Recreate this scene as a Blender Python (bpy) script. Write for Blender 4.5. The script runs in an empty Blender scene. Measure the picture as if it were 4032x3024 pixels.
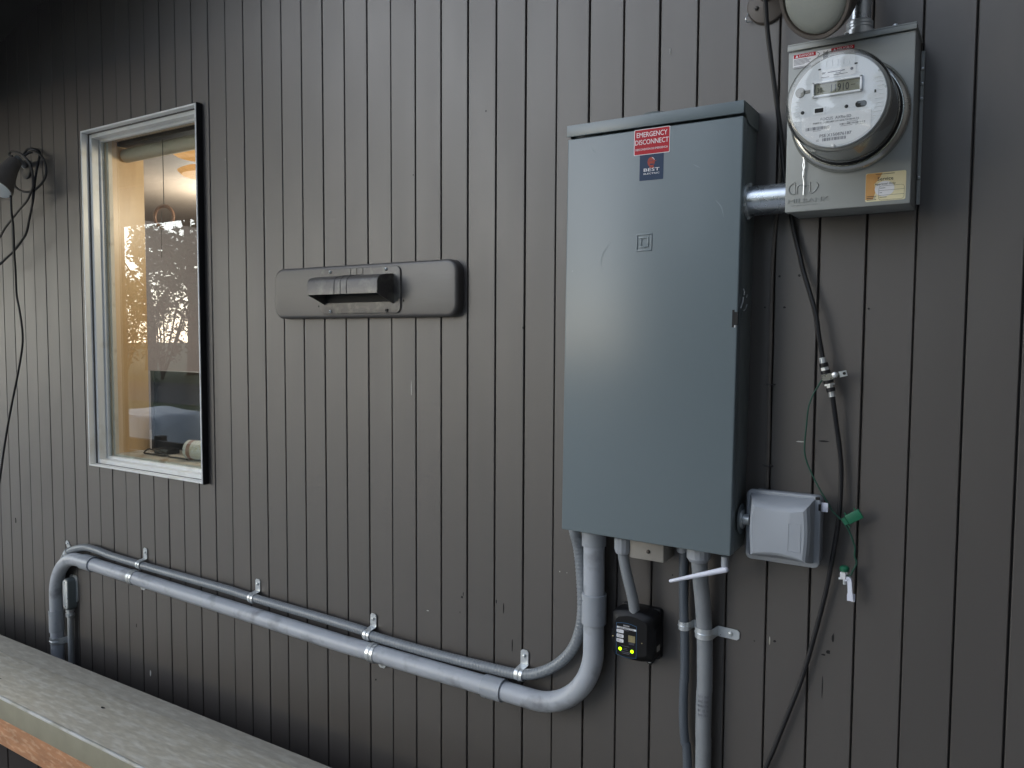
import bpy, bmesh, math, random
from mathutils import Vector, Matrix, Euler, noise
random.seed(7)
S = bpy.context.scene
COL = S.collection

# ------------------------------------------------------------------ camera
CD, CZ = 1.54, 1.60                      # distance to the wall plane (y = 0), lens height above the ground
FPX, YAW, PIT, ROL = 3088.2, 0.5660577, -0.0595971, 0.0050312
cy, sy, cp, sp = math.cos(YAW), math.sin(YAW), math.cos(PIT), math.sin(PIT)
FW = Vector((-sy*cp, cy*cp, sp)); R0 = Vector((cy, sy, 0)); U0 = R0.cross(FW)
RT = R0*math.cos(ROL) + U0*math.sin(ROL); UP = U0*math.cos(ROL) - R0*math.sin(ROL)
cam = bpy.data.cameras.new('camera'); camo = bpy.data.objects.new('camera', cam); COL.objects.link(camo)
m = Matrix((RT, UP, -FW)).transposed().to_4x4(); m.translation = Vector((0, -CD, CZ)); camo.matrix_world = m
cam.sensor_width = 36; cam.sensor_fit = 'HORIZONTAL'; cam.lens = FPX/4032*36; cam.clip_start = 0.05; cam.clip_end = 500
S.camera = camo

# ------------------------------------------------------------------ sky, sun, exposure
SUN_D = Vector((0.66, 0.68, -0.34)).normalized()      # direction the light travels
w = bpy.data.worlds.new('World'); S.world = w; w.use_nodes = True
nt = w.node_tree; bg = nt.nodes['Background']
sky = nt.nodes.new('ShaderNodeTexSky'); sky.sky_type = 'NISHITA'; sky.sun_disc = False
sky.sun_elevation = math.asin(-SUN_D.z); sky.sun_rotation = math.atan2(-SUN_D.x, -SUN_D.y)
sky.air_density = 1.0; sky.dust_density = 0.3; sky.ozone_density = 1.6
hs = nt.nodes.new('ShaderNodeHueSaturation'); hs.inputs['Saturation'].default_value = 0.62; nt.links.new(sky.outputs[0], hs.inputs['Color']); nt.links.new(hs.outputs[0], bg.inputs[0]); bg.inputs[1].default_value = 0.15
sl = bpy.data.lights.new('sun', 'SUN'); sl.energy = 0.6; sl.angle = math.radians(70); sl.color = (0.96, 0.985, 1.0)
so = bpy.data.objects.new('sun', sl); COL.objects.link(so); so.rotation_euler = SUN_D.to_track_quat('-Z', 'Y').to_euler(); so.location = (-6, -6, 6)
S.view_settings.view_transform = 'Standard'; S.view_settings.look = 'None'
S.view_settings.exposure = 1.25; S.view_settings.gamma = 1; S.view_settings.use_curve_mapping = False
S.render.engine = 'CYCLES'
S.cycles.max_bounces = 8; S.cycles.transparent_max_bounces = 12; S.cycles.sample_clamp_indirect = 6

# ------------------------------------------------------------------ measuring help: a sight line meets the plane at distance h in front of the wall
CROPS = dict(C1=(3000,0,1.843),C2=(2150,300,1.746),C3=(2150,1900,1.476),C4=(2800,1000,1.1057),C5=(250,350,1.037),C6=(1000,950,2.458),
 C7=(0,2000,1.58),C8=(0,500,1.105),M=(3080,150,3.318),T=(2880,0,3.687),S=(2380,2100,3.072),L=(0,560,3.072),G=(3080,1350,5.53),
 R=(0,2450,2.89),W1=(420,500,3.3175),W2=(420,1600,4.74),Y=(3230,1900,3.32),H=(2850,1100,7.54),B=(1400,2250,2.1067),F=(2600,2050,2.5525),V=(3350,600,5.53),P=(0,0,0.54861))
def at(c, x, y, h=0.0):
    x0, y0, s = CROPS[c]; X = x0+x/s; Y = y0+y/s
    d = RT*((X-2016)/FPX) - UP*((Y-1512)/FPX) + FW
    return Vector((0, -CD, CZ)) + d*((CD-h)/d.y)

# ------------------------------------------------------------------ materials
def mat(name, col, rough=0.5, metal=0.0, var=0.0, vs=4.0, bump=0.0, bs=60.0, stretch=(1,1,1), col2=None, c2s=3.0, c2w=(0.45,0.6), spec=0.5, rvar=0.0, rnd=0.0, coat=0.0, emit=None, es=1.0, bump2=0.0, b2s=4.0, specks=None):
    m = bpy.data.materials.new(name); m.use_nodes = True; n = m.node_tree.nodes; l = m.node_tree.links
    b = n['Principled BSDF']; b.inputs['Roughness'].default_value = rough; b.inputs['Metallic'].default_value = metal
    b.inputs['Specular IOR Level'].default_value = spec; b.inputs['Coat Weight'].default_value = coat; b.inputs['Coat Roughness'].default_value = 0.42
    b.inputs['Base Color'].default_value = (*col, 1)
    tc = n.new('ShaderNodeTexCoord'); mp = n.new('ShaderNodeMapping'); mp.inputs['Scale'].default_value = stretch
    l.new(tc.outputs['Object'], mp.inputs['Vector']); src = mp.outputs[0]
    if rnd > 0:
        oi = n.new('ShaderNodeObjectInfo'); va = n.new('ShaderNodeVectorMath'); va.operation = 'ADD'
        cx = n.new('ShaderNodeCombineXYZ'); mu = n.new('ShaderNodeMath'); mu.operation = 'MULTIPLY'; mu.inputs[1].default_value = 37.0
        l.new(oi.outputs['Random'], mu.inputs[0])
        for i in range(3): l.new(mu.outputs[0], cx.inputs[i])
        l.new(src, va.inputs[0]); l.new(cx.outputs[0], va.inputs[1]); src = va.outputs[0]
    cur = None
    def rgb(c):
        r = n.new('ShaderNodeRGB'); r.outputs[0].default_value = (*c, 1); return r.outputs[0]
    cur = rgb(col)
    def tex(scale, det=5):
        t = n.new('ShaderNodeTexNoise'); t.inputs['Scale'].default_value = scale; t.inputs['Detail'].default_value = det
        l.new(src, t.inputs['Vector']); return t.outputs['Fac']
    if col2 is not None:
        r = n.new('ShaderNodeMapRange'); r.inputs[1].default_value = c2w[0]; r.inputs[2].default_value = c2w[1]
        l.new(tex(c2s, 8), r.inputs[0]); x = n.new('ShaderNodeMix'); x.data_type = 'RGBA'
        l.new(r.outputs[0], x.inputs['Factor']); l.new(cur, x.inputs[6]); l.new(rgb(col2), x.inputs[7]); cur = x.outputs[2]
    if specks is not None:
        r = n.new('ShaderNodeMapRange'); r.inputs[1].default_value = specks[2]; r.inputs[2].default_value = specks[2]+0.02
        l.new(tex(specks[1], 2), r.inputs[0]); x = n.new('ShaderNodeMix'); x.data_type = 'RGBA'
        l.new(r.outputs[0], x.inputs['Factor']); l.new(cur, x.inputs[6]); l.new(rgb(specks[0]), x.inputs[7]); cur = x.outputs[2]
    if var > 0 or rnd > 0:
        h = n.new('ShaderNodeHueSaturation'); l.new(cur, h.inputs['Color'])
        r = n.new('ShaderNodeMapRange'); r.inputs[1].default_value = 0.2; r.inputs[2].default_value = 0.8
        r.inputs[3].default_value = 1-var; r.inputs[4].default_value = 1+var; l.new(tex(vs), r.inputs[0]); v = r.outputs[0]
        if rnd > 0:
            r2 = n.new('ShaderNodeMapRange'); r2.inputs[3].default_value = 1-rnd; r2.inputs[4].default_value = 1+rnd
            l.new(oi.outputs['Random'], r2.inputs[0]); mu2 = n.new('ShaderNodeMath'); mu2.operation = 'MULTIPLY'
            l.new(v, mu2.inputs[0]); l.new(r2.outputs[0], mu2.inputs[1]); v = mu2.outputs[0]
        l.new(v, h.inputs['Value']); cur = h.outputs[0]
    l.new(cur, b.inputs['Base Color'])
    if rvar > 0:
        r = n.new('ShaderNodeMapRange'); r.inputs[1].default_value = 0.15; r.inputs[2].default_value = 0.85
        r.inputs[3].default_value = rough-rvar; r.inputs[4].default_value = rough+rvar; l.new(tex(vs*2.3), r.inputs[0]); l.new(r.outputs[0], b.inputs['Roughness'])
    last = None
    for amt, sc in ((bump, bs), (bump2, b2s)):
        if amt > 0:
            bn = n.new('ShaderNodeBump'); bn.inputs['Strength'].default_value = 1.0; bn.inputs['Distance'].default_value = amt
            l.new(tex(sc, 6 if sc > 12 else 1), bn.inputs['Height'])
            if last: l.new(last, bn.inputs['Normal'])
            last = bn.outputs[0]
    if last: l.new(last, b.inputs['Normal'])
    if emit: b.inputs['Emission Color'].default_value = (*emit, 1); b.inputs['Emission Strength'].default_value = es
    return m
def glass_mat(name, tint=(1,1,1), rough=0.0, ior=1.5, boost=1.0, dirt=0.0):
    m = bpy.data.materials.new(name); m.use_nodes = True; n = m.node_tree.nodes; l = m.node_tree.links
    n.remove(n['Principled BSDF']); o = n['Material Output']
    t = n.new('ShaderNodeBsdfTransparent'); t.inputs[0].default_value = (*tint, 1)
    g = n.new('ShaderNodeBsdfGlossy'); g.inputs['Roughness'].default_value = rough
    f = n.new('ShaderNodeFresnel'); gm = n.new('ShaderNodeNewGeometry'); ir = n.new('ShaderNodeMapRange'); ir.inputs[3].default_value = ior; ir.inputs[4].default_value = 1/ior; l.new(gm.outputs['Backfacing'], ir.inputs[0]); l.new(ir.outputs[0], f.inputs[0])
    mu = n.new('ShaderNodeMath'); mu.operation = 'MULTIPLY'; mu.inputs[1].default_value = boost; mu.use_clamp = True
    x = n.new('ShaderNodeMixShader'); l.new(f.outputs[0], mu.inputs[0]); l.new(mu.outputs[0], x.inputs[0]); l.new(t.outputs[0], x.inputs[1]); l.new(g.outputs[0], x.inputs[2])
    last = x
    if dirt > 0:
        d = n.new('ShaderNodeBsdfDiffuse'); d.inputs[0].default_value = (0.5, 0.5, 0.5, 1)
        tx = n.new('ShaderNodeTexNoise'); tx.inputs['Scale'].default_value = 9; tx.inputs['Detail'].default_value = 8
        tc = n.new('ShaderNodeTexCoord'); l.new(tc.outputs['Object'], tx.inputs['Vector'])
        r = n.new('ShaderNodeMapRange'); r.inputs[1].default_value = 0.35; r.inputs[2].default_value = 0.8; r.inputs[4].default_value = dirt; l.new(tx.outputs[0], r.inputs[0])
        x2 = n.new('ShaderNodeMixShader'); l.new(r.outputs[0], x2.inputs[0]); l.new(x.outputs[0], x2.inputs[1]); l.new(d.outputs[0], x2.inputs[2]); last = x2
    l.new(last.outputs[0], o.inputs[0]); return m

M = {}
M['paint'] = mat('siding_paint', (0.062,0.054,0.049), 0.48, spec=0.9, coat=0.25, var=0.05, vs=1.2, bump=0.00022, bs=26, stretch=(3.2,3.2,0.9), rvar=0.06, rnd=0.05, bump2=0.0006, b2s=1.1,
                 col2=(0.072,0.064,0.058), c2s=0.8, c2w=(0.5,0.8), specks=((0.30,0.29,0.28), 14.0, 0.80))
M['paint_flat'] = mat('painted_trim', (0.056,0.050,0.046), 0.46, spec=0.9, coat=0.2, var=0.04, vs=14, bump=0.0003, bs=60, stretch=(0.25,1,1.6), rvar=0.03)
M['paint_plastic'] = mat('painted_plastic', (0.07,0.063,0.058), 0.40, spec=0.8, var=0.10, vs=30, bump=0.0003, bs=200, col2=(0.15,0.14,0.12), c2s=36, c2w=(0.5,0.7))
M['backing'] = mat('dark_backing', (0.04,0.036,0.033), 0.8)
M['soffit'] = mat('soffit_paint', (0.03,0.027,0.024), 0.8, var=0.2, vs=6)
M['panel'] = mat('grey_enclosure_paint', (0.150,0.185,0.200), 0.29, var=0.03, vs=3, bump2=0.0016, b2s=2.6)
M['panel_dk'] = mat('grey_enclosure_body', (0.16,0.185,0.188), 0.4, var=0.05, vs=5)
M['meterbox'] = mat('meter_box_paint', (0.30,0.315,0.305), 0.40, var=0.05, vs=8)
M['zinc'] = mat('zinc_plate', (0.66,0.69,0.70), 0.30, metal=0.6, var=0.04, vs=60, rvar=0.05)
M['emt'] = mat('galvanised_tube', (0.52,0.56,0.60), 0.28, metal=0.9, var=0.12, vs=18, rvar=0.06, bump=0.0002, bs=90)
M['alu'] = mat('aluminium_frame', (0.80,0.81,0.80), 0.38, metal=0.0, var=0.06, vs=7, rvar=0.08, col2=(0.62,0.60,0.54), c2s=9, c2w=(0.58,0.78), bump=0.0002, bs=50)
M['pvc'] = mat('grey_pvc', (0.41,0.435,0.475), 0.36, var=0.07, vs=16, rvar=0.09, col2=(0.22,0.23,0.25), c2s=20, c2w=(0.55,0.75), bump=0.00012, bs=50)
M['pvc2'] = mat('grey_pvc_fitting', (0.35,0.375,0.41), 0.3, var=0.04, vs=20, rvar=0.06)
M['flex'] = mat('grey_flexible_jacket', (0.22,0.24,0.26), 0.28, var=0.08, vs=30)
M['flexbig'] = mat('light_flexible_jacket', (0.24,0.255,0.27), 0.42, var=0.08, vs=26)
M['flexdark'] = mat('dark_flexible_jacket', (0.085,0.10,0.12), 0.42, var=0.08, vs=26)
M['white'] = mat('white_plastic', (0.74,0.76,0.86), 0.4)
M['outlet'] = mat('pale_grey_plastic', (0.33,0.355,0.39), 0.42, var=0.03, vs=12)
M['beige'] = mat('beige_plastic', (0.30,0.28,0.25), 0.5, var=0.06, vs=40)
M['black'] = mat('black_plastic', (0.005,0.005,0.006), 0.42, spec=0.3)
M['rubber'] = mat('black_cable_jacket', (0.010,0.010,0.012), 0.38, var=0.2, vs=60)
M['brownwire'] = mat('painted_over_cable', (0.13,0.115,0.10), 0.5, var=0.15, vs=40)
M['oldcable'] = mat('old_grey_brown_cable', (0.045,0.042,0.040), 0.5, var=0.25, vs=30)
M['dark'] = mat('dark_hole', (0.004,0.004,0.004), 0.7)
M['red'] = mat('red_vinyl', (0.42,0.006,0.018), 0.5, spec=0.3)
M['wht'] = mat('white_vinyl', (0.78,0.78,0.80), 0.4)
M['navy'] = mat('navy_vinyl', (0.014,0.036,0.085), 0.5, spec=0.3)
M['orange_ink'] = mat('rust_red_ink', (0.34,0.05,0.03), 0.5, spec=0.3)
M['ink'] = mat('black_ink', (0.02,0.02,0.025), 0.5)
M['greyink'] = mat('grey_ink', (0.16,0.16,0.19), 0.5)
M['yellow'] = mat('yellowed_sticker', (0.74,0.68,0.44), 0.45, col2=(0.66,0.52,0.28), c2s=9, c2w=(0.5,0.75), var=0.05)
M['amber'] = mat('amber_stain', (0.58,0.31,0.10), 0.45, var=0.15, vs=40, col2=(0.42,0.16,0.05), c2s=30, c2w=(0.55,0.7))
M['face'] = mat('meter_face_plastic', (0.70,0.72,0.75), 0.45)
M['face2'] = mat('meter_face_raised', (0.86,0.87,0.90), 0.45)
M['lcd'] = mat('lcd_glass', (0.21,0.205,0.15), 0.3)
M['steel'] = mat('brushed_collar', (0.50,0.50,0.47), 0.25, metal=1, var=0.08, vs=14, rvar=0.08)
M['barrel'] = mat('meter_inner_barrel', (0.27,0.265,0.25), 0.35, var=0.12, vs=18)
M['logo'] = mat('embossed_same_paint', (0.275,0.29,0.28), 0.38)
M['green'] = mat('green_insulation', (0.010,0.065,0.042), 0.5)
M['tag'] = mat('green_tag_plastic', (0.008,0.13,0.065), 0.5, var=0.08, vs=80)
M['led'] = mat('lit_green_led', (0.2,0.8,0.0), 0.4, emit=(0.45,1.0,0.0), es=1.6)
M['gold'] = mat('gold_foil', (0.34,0.29,0.15), 0.35, metal=0.5, var=0.3, vs=120)
M['blue'] = mat('blue_outline', (0.03,0.12,0.25), 0.4)
M['tan'] = mat('stained_fir_liner', (0.62,0.44,0.25), 0.35, var=0.10, vs=3, stretch=(4,4,0.6), col2=(0.55,0.37,0.20), c2s=5, c2w=(0.45,0.65), bump=0.0002, bs=30)
M['sillwood'] = mat('worn_inner_sill', (0.55,0.52,0.47), 0.55, var=0.12, vs=20, col2=(0.30,0.22,0.15), c2s=24, c2w=(0.55,0.68))
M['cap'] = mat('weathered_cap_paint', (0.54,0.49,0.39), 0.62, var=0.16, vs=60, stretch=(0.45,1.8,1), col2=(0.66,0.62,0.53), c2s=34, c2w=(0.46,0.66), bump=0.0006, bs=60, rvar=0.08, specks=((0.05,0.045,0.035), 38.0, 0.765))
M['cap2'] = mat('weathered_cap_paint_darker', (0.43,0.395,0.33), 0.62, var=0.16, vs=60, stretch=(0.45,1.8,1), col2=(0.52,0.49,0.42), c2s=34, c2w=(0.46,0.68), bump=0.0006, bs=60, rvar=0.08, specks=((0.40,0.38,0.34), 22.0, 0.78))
M['capedge'] = mat('worn_white_edge', (0.52,0.52,0.49), 0.6, var=0.2, vs=30, stretch=(0.6,1,1), col2=(0.40,0.385,0.32), c2s=16, c2w=(0.48,0.6))
M['capface'] = mat('olive_cap_face', (0.26,0.24,0.17), 0.6, var=0.14, vs=16, bump=0.0003, bs=70)
M['cedar'] = mat('bare_orange_timber', (0.42,0.20,0.095), 0.8, var=0.25, vs=22, stretch=(0.5,1,1.6), col2=(0.52,0.30,0.17), c2s=55, c2w=(0.5,0.62), bump=0.003, bs=60, specks=((0.02,0.012,0.01), 14.0, 0.74))
M['cedarshade'] = mat('shadow_black_timber', (0.012,0.007,0.006), 0.9, var=0.2, vs=10)  # near-black colour paints in the shadow under the timber rail
M['pane'] = glass_mat('window_glass', (0.90,0.93,0.91), 0.0, 1.52, 1.8, 0.02)
M['cover'] = glass_mat('clear_meter_cover', (0.95,0.96,0.95), 0.03, 1.5, 1.5, 0.03)
M['lampglass'] = mat('frosted_lamp_glass', (0.27,0.28,0.25), 0.35, var=0.12, vs=14, bump=0.0004, bs=300)
M['lampshell'] = mat('brown_lamp_shell', (0.075,0.062,0.052), 0.5, var=0.25, vs=25)
M['lensblue'] = mat('pale_lamp_lens', (0.80,0.85,0.86), 0.3)
M['blind'] = mat('rolled_blind_cloth', (0.55,0.52,0.45), 0.8, var=0.06, vs=60)
M['lampshell2'] = mat('taupe_lamp_shell', (0.17,0.15,0.13), 0.5, var=0.2, vs=25)
M['scuff'] = mat('rubbed_paint', (0.205,0.245,0.262), 0.29)
M['smear'] = mat('greasy_smear', (0.125,0.155,0.165), 0.4)
M['ring'] = mat('wooden_ring', (0.30,0.17,0.12), 0.5, var=0.1, vs=50)
M['monitor'] = mat('dark_monitor_plastic', (0.016,0.018,0.018), 0.35)
M['can'] = mat('off_white_can', (0.62,0.63,0.58), 0.35, col2=(0.45,0.38,0.22), c2s=18, c2w=(0.58,0.66))
M['roomwall'] = mat('interior_wall', (0.27,0.235,0.23), 0.8, var=0.08, vs=2)
M['roomceil'] = mat('interior_ceiling_boards', (0.22,0.17,0.13), 0.7, var=0.1, vs=3)
M['roomfloor'] = mat('interior_floor', (0.09,0.06,0.045), 0.6, var=0.1, vs=4)
M['glow'] = mat('lit_amber_shade', (0.8,0.5,0.25), 0.6, emit=(1.0,0.50,0.17), es=0.3, var=0.3, vs=40)
M['lawn'] = mat('lawn', (0.05,0.085,0.025), 0.9, var=0.3, vs=3, col2=(0.09,0.11,0.04), c2s=1.5, c2w=(0.45,0.6), bump=0.02, bs=30)
M['asphalt'] = mat('asphalt', (0.055,0.056,0.06), 0.8, var=0.12, vs=2, bump=0.003, bs=80)
M['concrete'] = mat('concrete', (0.47,0.465,0.45), 0.75, var=0.1, vs=3, bump=0.001, bs=60)
M['leaf'] = mat('evergreen_leaves', (0.10,0.14,0.08), 0.6, var=0.35, vs=3, rnd=0.15)
M['leafred'] = mat('red_shrub_leaves', (0.16,0.06,0.055), 0.6, var=0.35, vs=6, col2=(0.12,0.12,0.06), c2s=5, c2w=(0.45,0.55))
M['bark'] = mat('bark', (0.10,0.075,0.055), 0.9, var=0.3, vs=12)
M['decking'] = mat('decking', (0.075,0.065,0.057), 0.75, var=0.2, vs=7, rnd=0.15)
M['tarp'] = mat('white_tarp', (0.80,0.83,0.86), 0.5, var=0.06, vs=8)
M['porch'] = mat('porch_roof_boards', (0.055,0.04,0.034), 0.7, var=0.2, vs=5)

# ------------------------------------------------------------------ mesh helpers
def new(): return bmesh.new()
def box(bm, x0, x1, y0, y1, z0, z1):
    mx = Matrix.Translation(((x0+x1)/2, (y0+y1)/2, (z0+z1)/2)) @ Matrix.Diagonal((abs(x1-x0), abs(y1-y0), abs(z1-z0), 1))
    return bmesh.ops.create_cube(bm, size=1, matrix=mx)['verts']
def bev(bm, wd, seg=2):
    bmesh.ops.bevel(bm, geom=bm.edges[:], offset=wd, segments=seg, affect='EDGES', profile=0.5, clamp_overlap=True)
def bbox(x0, x1, y0, y1, z0, z1, b=0.001, seg=2):
    bm = new(); box(bm, x0, x1, y0, y1, z0, z1); bev(bm, b, seg); return bm
def rrect(x0, x1, z0, z1, r, n=5):
    pts = []
    for cx, cz, a0 in ((x1-r, z1-r, 0), (x0+r, z1-r, 90), (x0+r, z0+r, 180), (x1-r, z0+r, 270)):
        for i in range(n+1):
            a = math.radians(a0+90*i/n); pts.append((cx+r*math.cos(a), cz+r*math.sin(a)))
    return pts
def prism(bm, pts, y0, y1):
    a = [bm.verts.new((x, y0, z)) for x, z in pts]; b = [bm.verts.new((x, y1, z)) for x, z in pts]; n = len(pts)
    fs = [bm.faces.new(a), bm.faces.new(b[::-1])]
    for i in range(n): fs.append(bm.faces.new((a[i], b[i], b[(i+1)%n], a[(i+1)%n])))
    bmesh.ops.recalc_face_normals(bm, faces=fs); return a
def loft(bm, rings, cap=True):
    vs = [[bm.verts.new(p) for p in r] for r in rings]; n = len(rings[0]); fs = []
    for k in range(len(vs)-1):
        for i in range(n): fs.append(bm.faces.new((vs[k][i], vs[k][(i+1)%n], vs[k+1][(i+1)%n], vs[k+1][i])))
    if cap: fs.append(bm.faces.new(vs[0][::-1])); fs.append(bm.faces.new(vs[-1]))
    bmesh.ops.recalc_face_normals(bm, faces=fs)
def smooth(pts, n=8):
    P = [Vector(p) for p in pts]; out = []
    for i in range(len(P)-1):
        p0 = P[i-1] if i else P[0]*2-P[1]; p1, p2 = P[i], P[i+1]; p3 = P[i+2] if i+2 < len(P) else P[-1]*2-P[-2]
        for k in range(n):
            t = k/n; out.append(0.5*((2*p1)+(p2-p0)*t+(2*p0-5*p1+4*p2-p3)*t*t+(3*p1-p0-3*p2+p3)*t**3))
    out.append(P[-1]); return out
def resample(pts, step):
    P = [Vector(p) for p in pts]; out = [P[0]]; need = step
    for i in range(len(P)-1):
        a, b = P[i], P[i+1]; L = (b-a).length; pos = 0
        while L-pos >= need:
            pos += need; out.append(a.lerp(b, pos/L)); need = step
        need -= L-pos
    out.append(P[-1]); return out
def tube(bm, pts, r, seg=12, rf=None, cap=True):
    P = [Vector(p) for p in pts]; t0 = (P[1]-P[0]).normalized(); u = t0.orthogonal().normalized(); rings = []
    for i, p in enumerate(P):
        t = ((P[i+1] if i+1 < len(P) else P[i])-(P[i-1] if i else P[0])).normalized()
        u = (u - t*u.dot(t)).normalized(); v = t.cross(u); rr = r if rf is None else rf(i, r)
        rings.append([p+(u*math.cos(a)+v*math.sin(a))*rr for a in [2*math.pi*k/seg for k in range(seg)]])
    loft(bm, rings, cap)
def lathe(bm, prof, c, axis=Vector((0,-1,0)), seg=40, cap=True):
    axis = Vector(axis).normalized(); u = axis.orthogonal().normalized(); v = axis.cross(u); c = Vector(c)
    loft(bm, [[c+axis*d+(u*math.cos(a)+v*math.sin(a))*max(r, 1e-5) for a in [2*math.pi*k/seg for k in range(seg)]] for r, d in prof], cap)
def ebox(bm, c, ax, ay, az, sx, sy_, sz):
    """box with centre c and unit axes"""
    mx = Matrix((ax*sx, ay*sy_, az*sz)).transposed().to_4x4(); mx.translation = c
    return bmesh.ops.create_cube(bm, size=1, matrix=mx)['verts']
def textbm(s, x0, z0, w=None, h=None, y=0.0, th=0.0003, bold=0.0, shear=0.0, res=2, slope=0.0):
    cu = bpy.data.curves.new('t', 'FONT'); cu.body = s; cu.size = 1; cu.extrude = 0.0; cu.resolution_u = res; cu.offset = bold; cu.shear = shear
    ob = bpy.data.objects.new('t', cu); COL.objects.link(ob); dg = bpy.context.evaluated_depsgraph_get(); dg.update()
    me = bpy.data.meshes.new_from_object(ob.evaluated_get(dg)); bpy.data.objects.remove(ob); bpy.data.curves.remove(cu)
    bm = new(); bm.from_mesh(me); bpy.data.meshes.remove(me)
    xs = [v.co.x for v in bm.verts]; ys = [v.co.y for v in bm.verts]; mnx, mxx, mny, mxy = min(xs), max(xs), min(ys), max(ys)
    if h is None: k = w/(mxx-mnx); kx = kz = k
    elif w is None: k = h/(mxy-mny); kx = kz = k
    else: kx = w/(mxx-mnx); kz = h/(mxy-mny)
    for v in bm.verts:
        a, b = (v.co.x-mnx)*kx, (v.co.y-mny)*kz; v.co = (x0+a, y, z0+b+a*slope)
    if True:
        th = max(th, 0.0004)
        g = bmesh.ops.extrude_face_region(bm, geom=bm.faces[:])['geom']
        for e in g:
            if isinstance(e, bmesh.types.BMVert): e.co.y -= th
        bmesh.ops.recalc_face_normals(bm, faces=bm.faces[:])
    else:
        for f in bm.faces:
            f.normal_update()
            if f.normal.y > 0: f.normal_flip()
    return bm
def join(*bms):
    out = bms[0]
    for b in bms[1:]:
        me = bpy.data.meshes.new('j'); b.to_mesh(me); b.free(); out.from_mesh(me); bpy.data.meshes.remove(me)
    return out

# ------------------------------------------------------------------ object helpers
def link(name, bm, ma, origin, parent=None, ang=35):
    bmesh.ops.translate(bm, verts=bm.verts[:], vec=-Vector(origin))
    me = bpy.data.meshes.new(name); bm.to_mesh(me); bm.free(); me.materials.append(M[ma] if isinstance(ma, str) else ma)
    me.polygons.foreach_set('use_smooth', [True]*len(me.polygons)); me.set_sharp_from_angle(angle=math.radians(ang)); me.update()
    o = bpy.data.objects.new(name, me); COL.objects.link(o)
    if parent: o.parent = parent
    else: o.location = origin
    return o
def tag(o, label, cat=None, group=None, kind=None):
    o['label'] = label
    if cat: o['category'] = cat
    if group: o['group'] = group
    if kind: o['kind'] = kind
    return o
class Thing:
    def __init__(s, name, label, cat, loc, group=None, rot=None):
        s.o = bpy.data.objects.new(name, None); COL.objects.link(s.o); s.L = Vector(loc); s.o.location = s.L; s.o.empty_display_size = 0.05
        tag(s.o, label, cat, group)
        s.R = Matrix.Identity(3)
        if rot: s.o.rotation_euler = rot; s.R = Euler(rot).to_matrix()
    def part(s, name, bm, ma, label=None, parent=None, ang=35):
        o = link(name, bm, ma, s.L, parent or s.o, ang)
        if label: o['label'] = label
        return o
    def at(s, *a): return s.L + s.R.inverted() @ (at(*a)-s.L)
def single(name, bm, ma, label, cat, loc, group=None, ang=35):
    o = link(name, bm, ma, loc, None, ang); return tag(o, label, cat, group)
def struct(name, bm, ma, label, loc=(0,0,0)):
    o = link(name, bm, ma, loc); o['kind'] = 'structure'; o['label'] = label; return o
def screw(c, r, axis=(0,-1,0)):
    bm = new(); lathe(bm, [(r,0),(r,0.0012),(r*0.75,r*0.55+0.001),(r*0.3,r*0.75+0.001),(0,r*0.78+0.001)], c, axis, 14); return bm

# ================================================================== SETTING
bm = new(); bmesh.ops.create_grid(bm, x_segments=2, y_segments=2, size=150, matrix=Matrix.Translation((-10,-20,0))); struct('lawn', bm, 'lawn', 'mown green lawn running out from the house')
bm = new(); box(bm, -120, 40, -14.5, -9.6, -0.05, 0.006); struct('street', bm, 'asphalt', 'grey asphalt street across the lawn')

bm = new(); box(bm, -45, 2.3, -7.0, 0.0, -0.05, 0.012); struct('reflector', bm, 'concrete', 'unseen pale concrete patio slab beside the house')  # unseen slab added to bounce light up onto the lower wall
# ---- wall of vertical boards
G0, GS = -2.54556, 0.079984
GAP, CH, TH = 0.0029, 0.0014, 0.012
XL, XR = -5.2, 2.2
def ztop(x): return 3.64+0.28*x if x < 1.2 else 3.64+0.28*1.2-(x-1.2)*0.28
WX0, WX1, WZ0, WZ1 = -2.722, -2.108, CZ-0.452, CZ+0.691
wall = Thing('siding_wall', 'house wall of vertical grey-brown painted tongue and groove boards', 'wall', (0,0,0))
def board_bm(xa, xb, z0, zf):
    prof = [(xa, TH), (xa, CH), (xa+CH, 0), (xb-CH, 0), (xb, CH), (xb, TH)]
    bm = new(); a = [bm.verts.new((x, y, z0)) for x, y in prof]; b = [bm.verts.new((x, y, zf(x))) for x, y in prof]; n = 6
    fs = [bm.faces.new(a), bm.faces.new(b[::-1])]+[bm.faces.new((a[i], b[i], b[(i+1)%n], a[(i+1)%n])) for i in range(n)]
    bmesh.ops.recalc_face_normals(bm, faces=fs); return bm
n0 = int((XL-G0)/GS)
for n in range(n0, int((XR-G0)/GS)):
    xa, xb = G0+GS*n+GAP/2+random.uniform(-.0004,.0004), G0+GS*(n+1)-GAP/2+random.uniform(-.0004,.0004)
    off = random.uniform(-0.0006, 0.0006)
    if xb < WX0 or xa > WX1: pieces = [board_bm(xa, xb, 0.12, ztop)]
    else:
        pieces = [board_bm(xa, xb, 0.12, lambda x: WZ0), board_bm(xa, xb, WZ1, ztop)]
        if xa < WX0: pieces[0] = join(pieces[0], board_bm(xa, WX0, WZ0-0.0001, lambda x: WZ1))
        if xb > WX1: pieces[0] = join(pieces[0], board_bm(WX1, xb, WZ0-0.0001, lambda x: WZ1))
    for p in pieces:
        bmesh.ops.translate(p, verts=p.verts[:], vec=(0, off, 0)); wall.part('board', p, 'paint')
bm = new()
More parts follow.
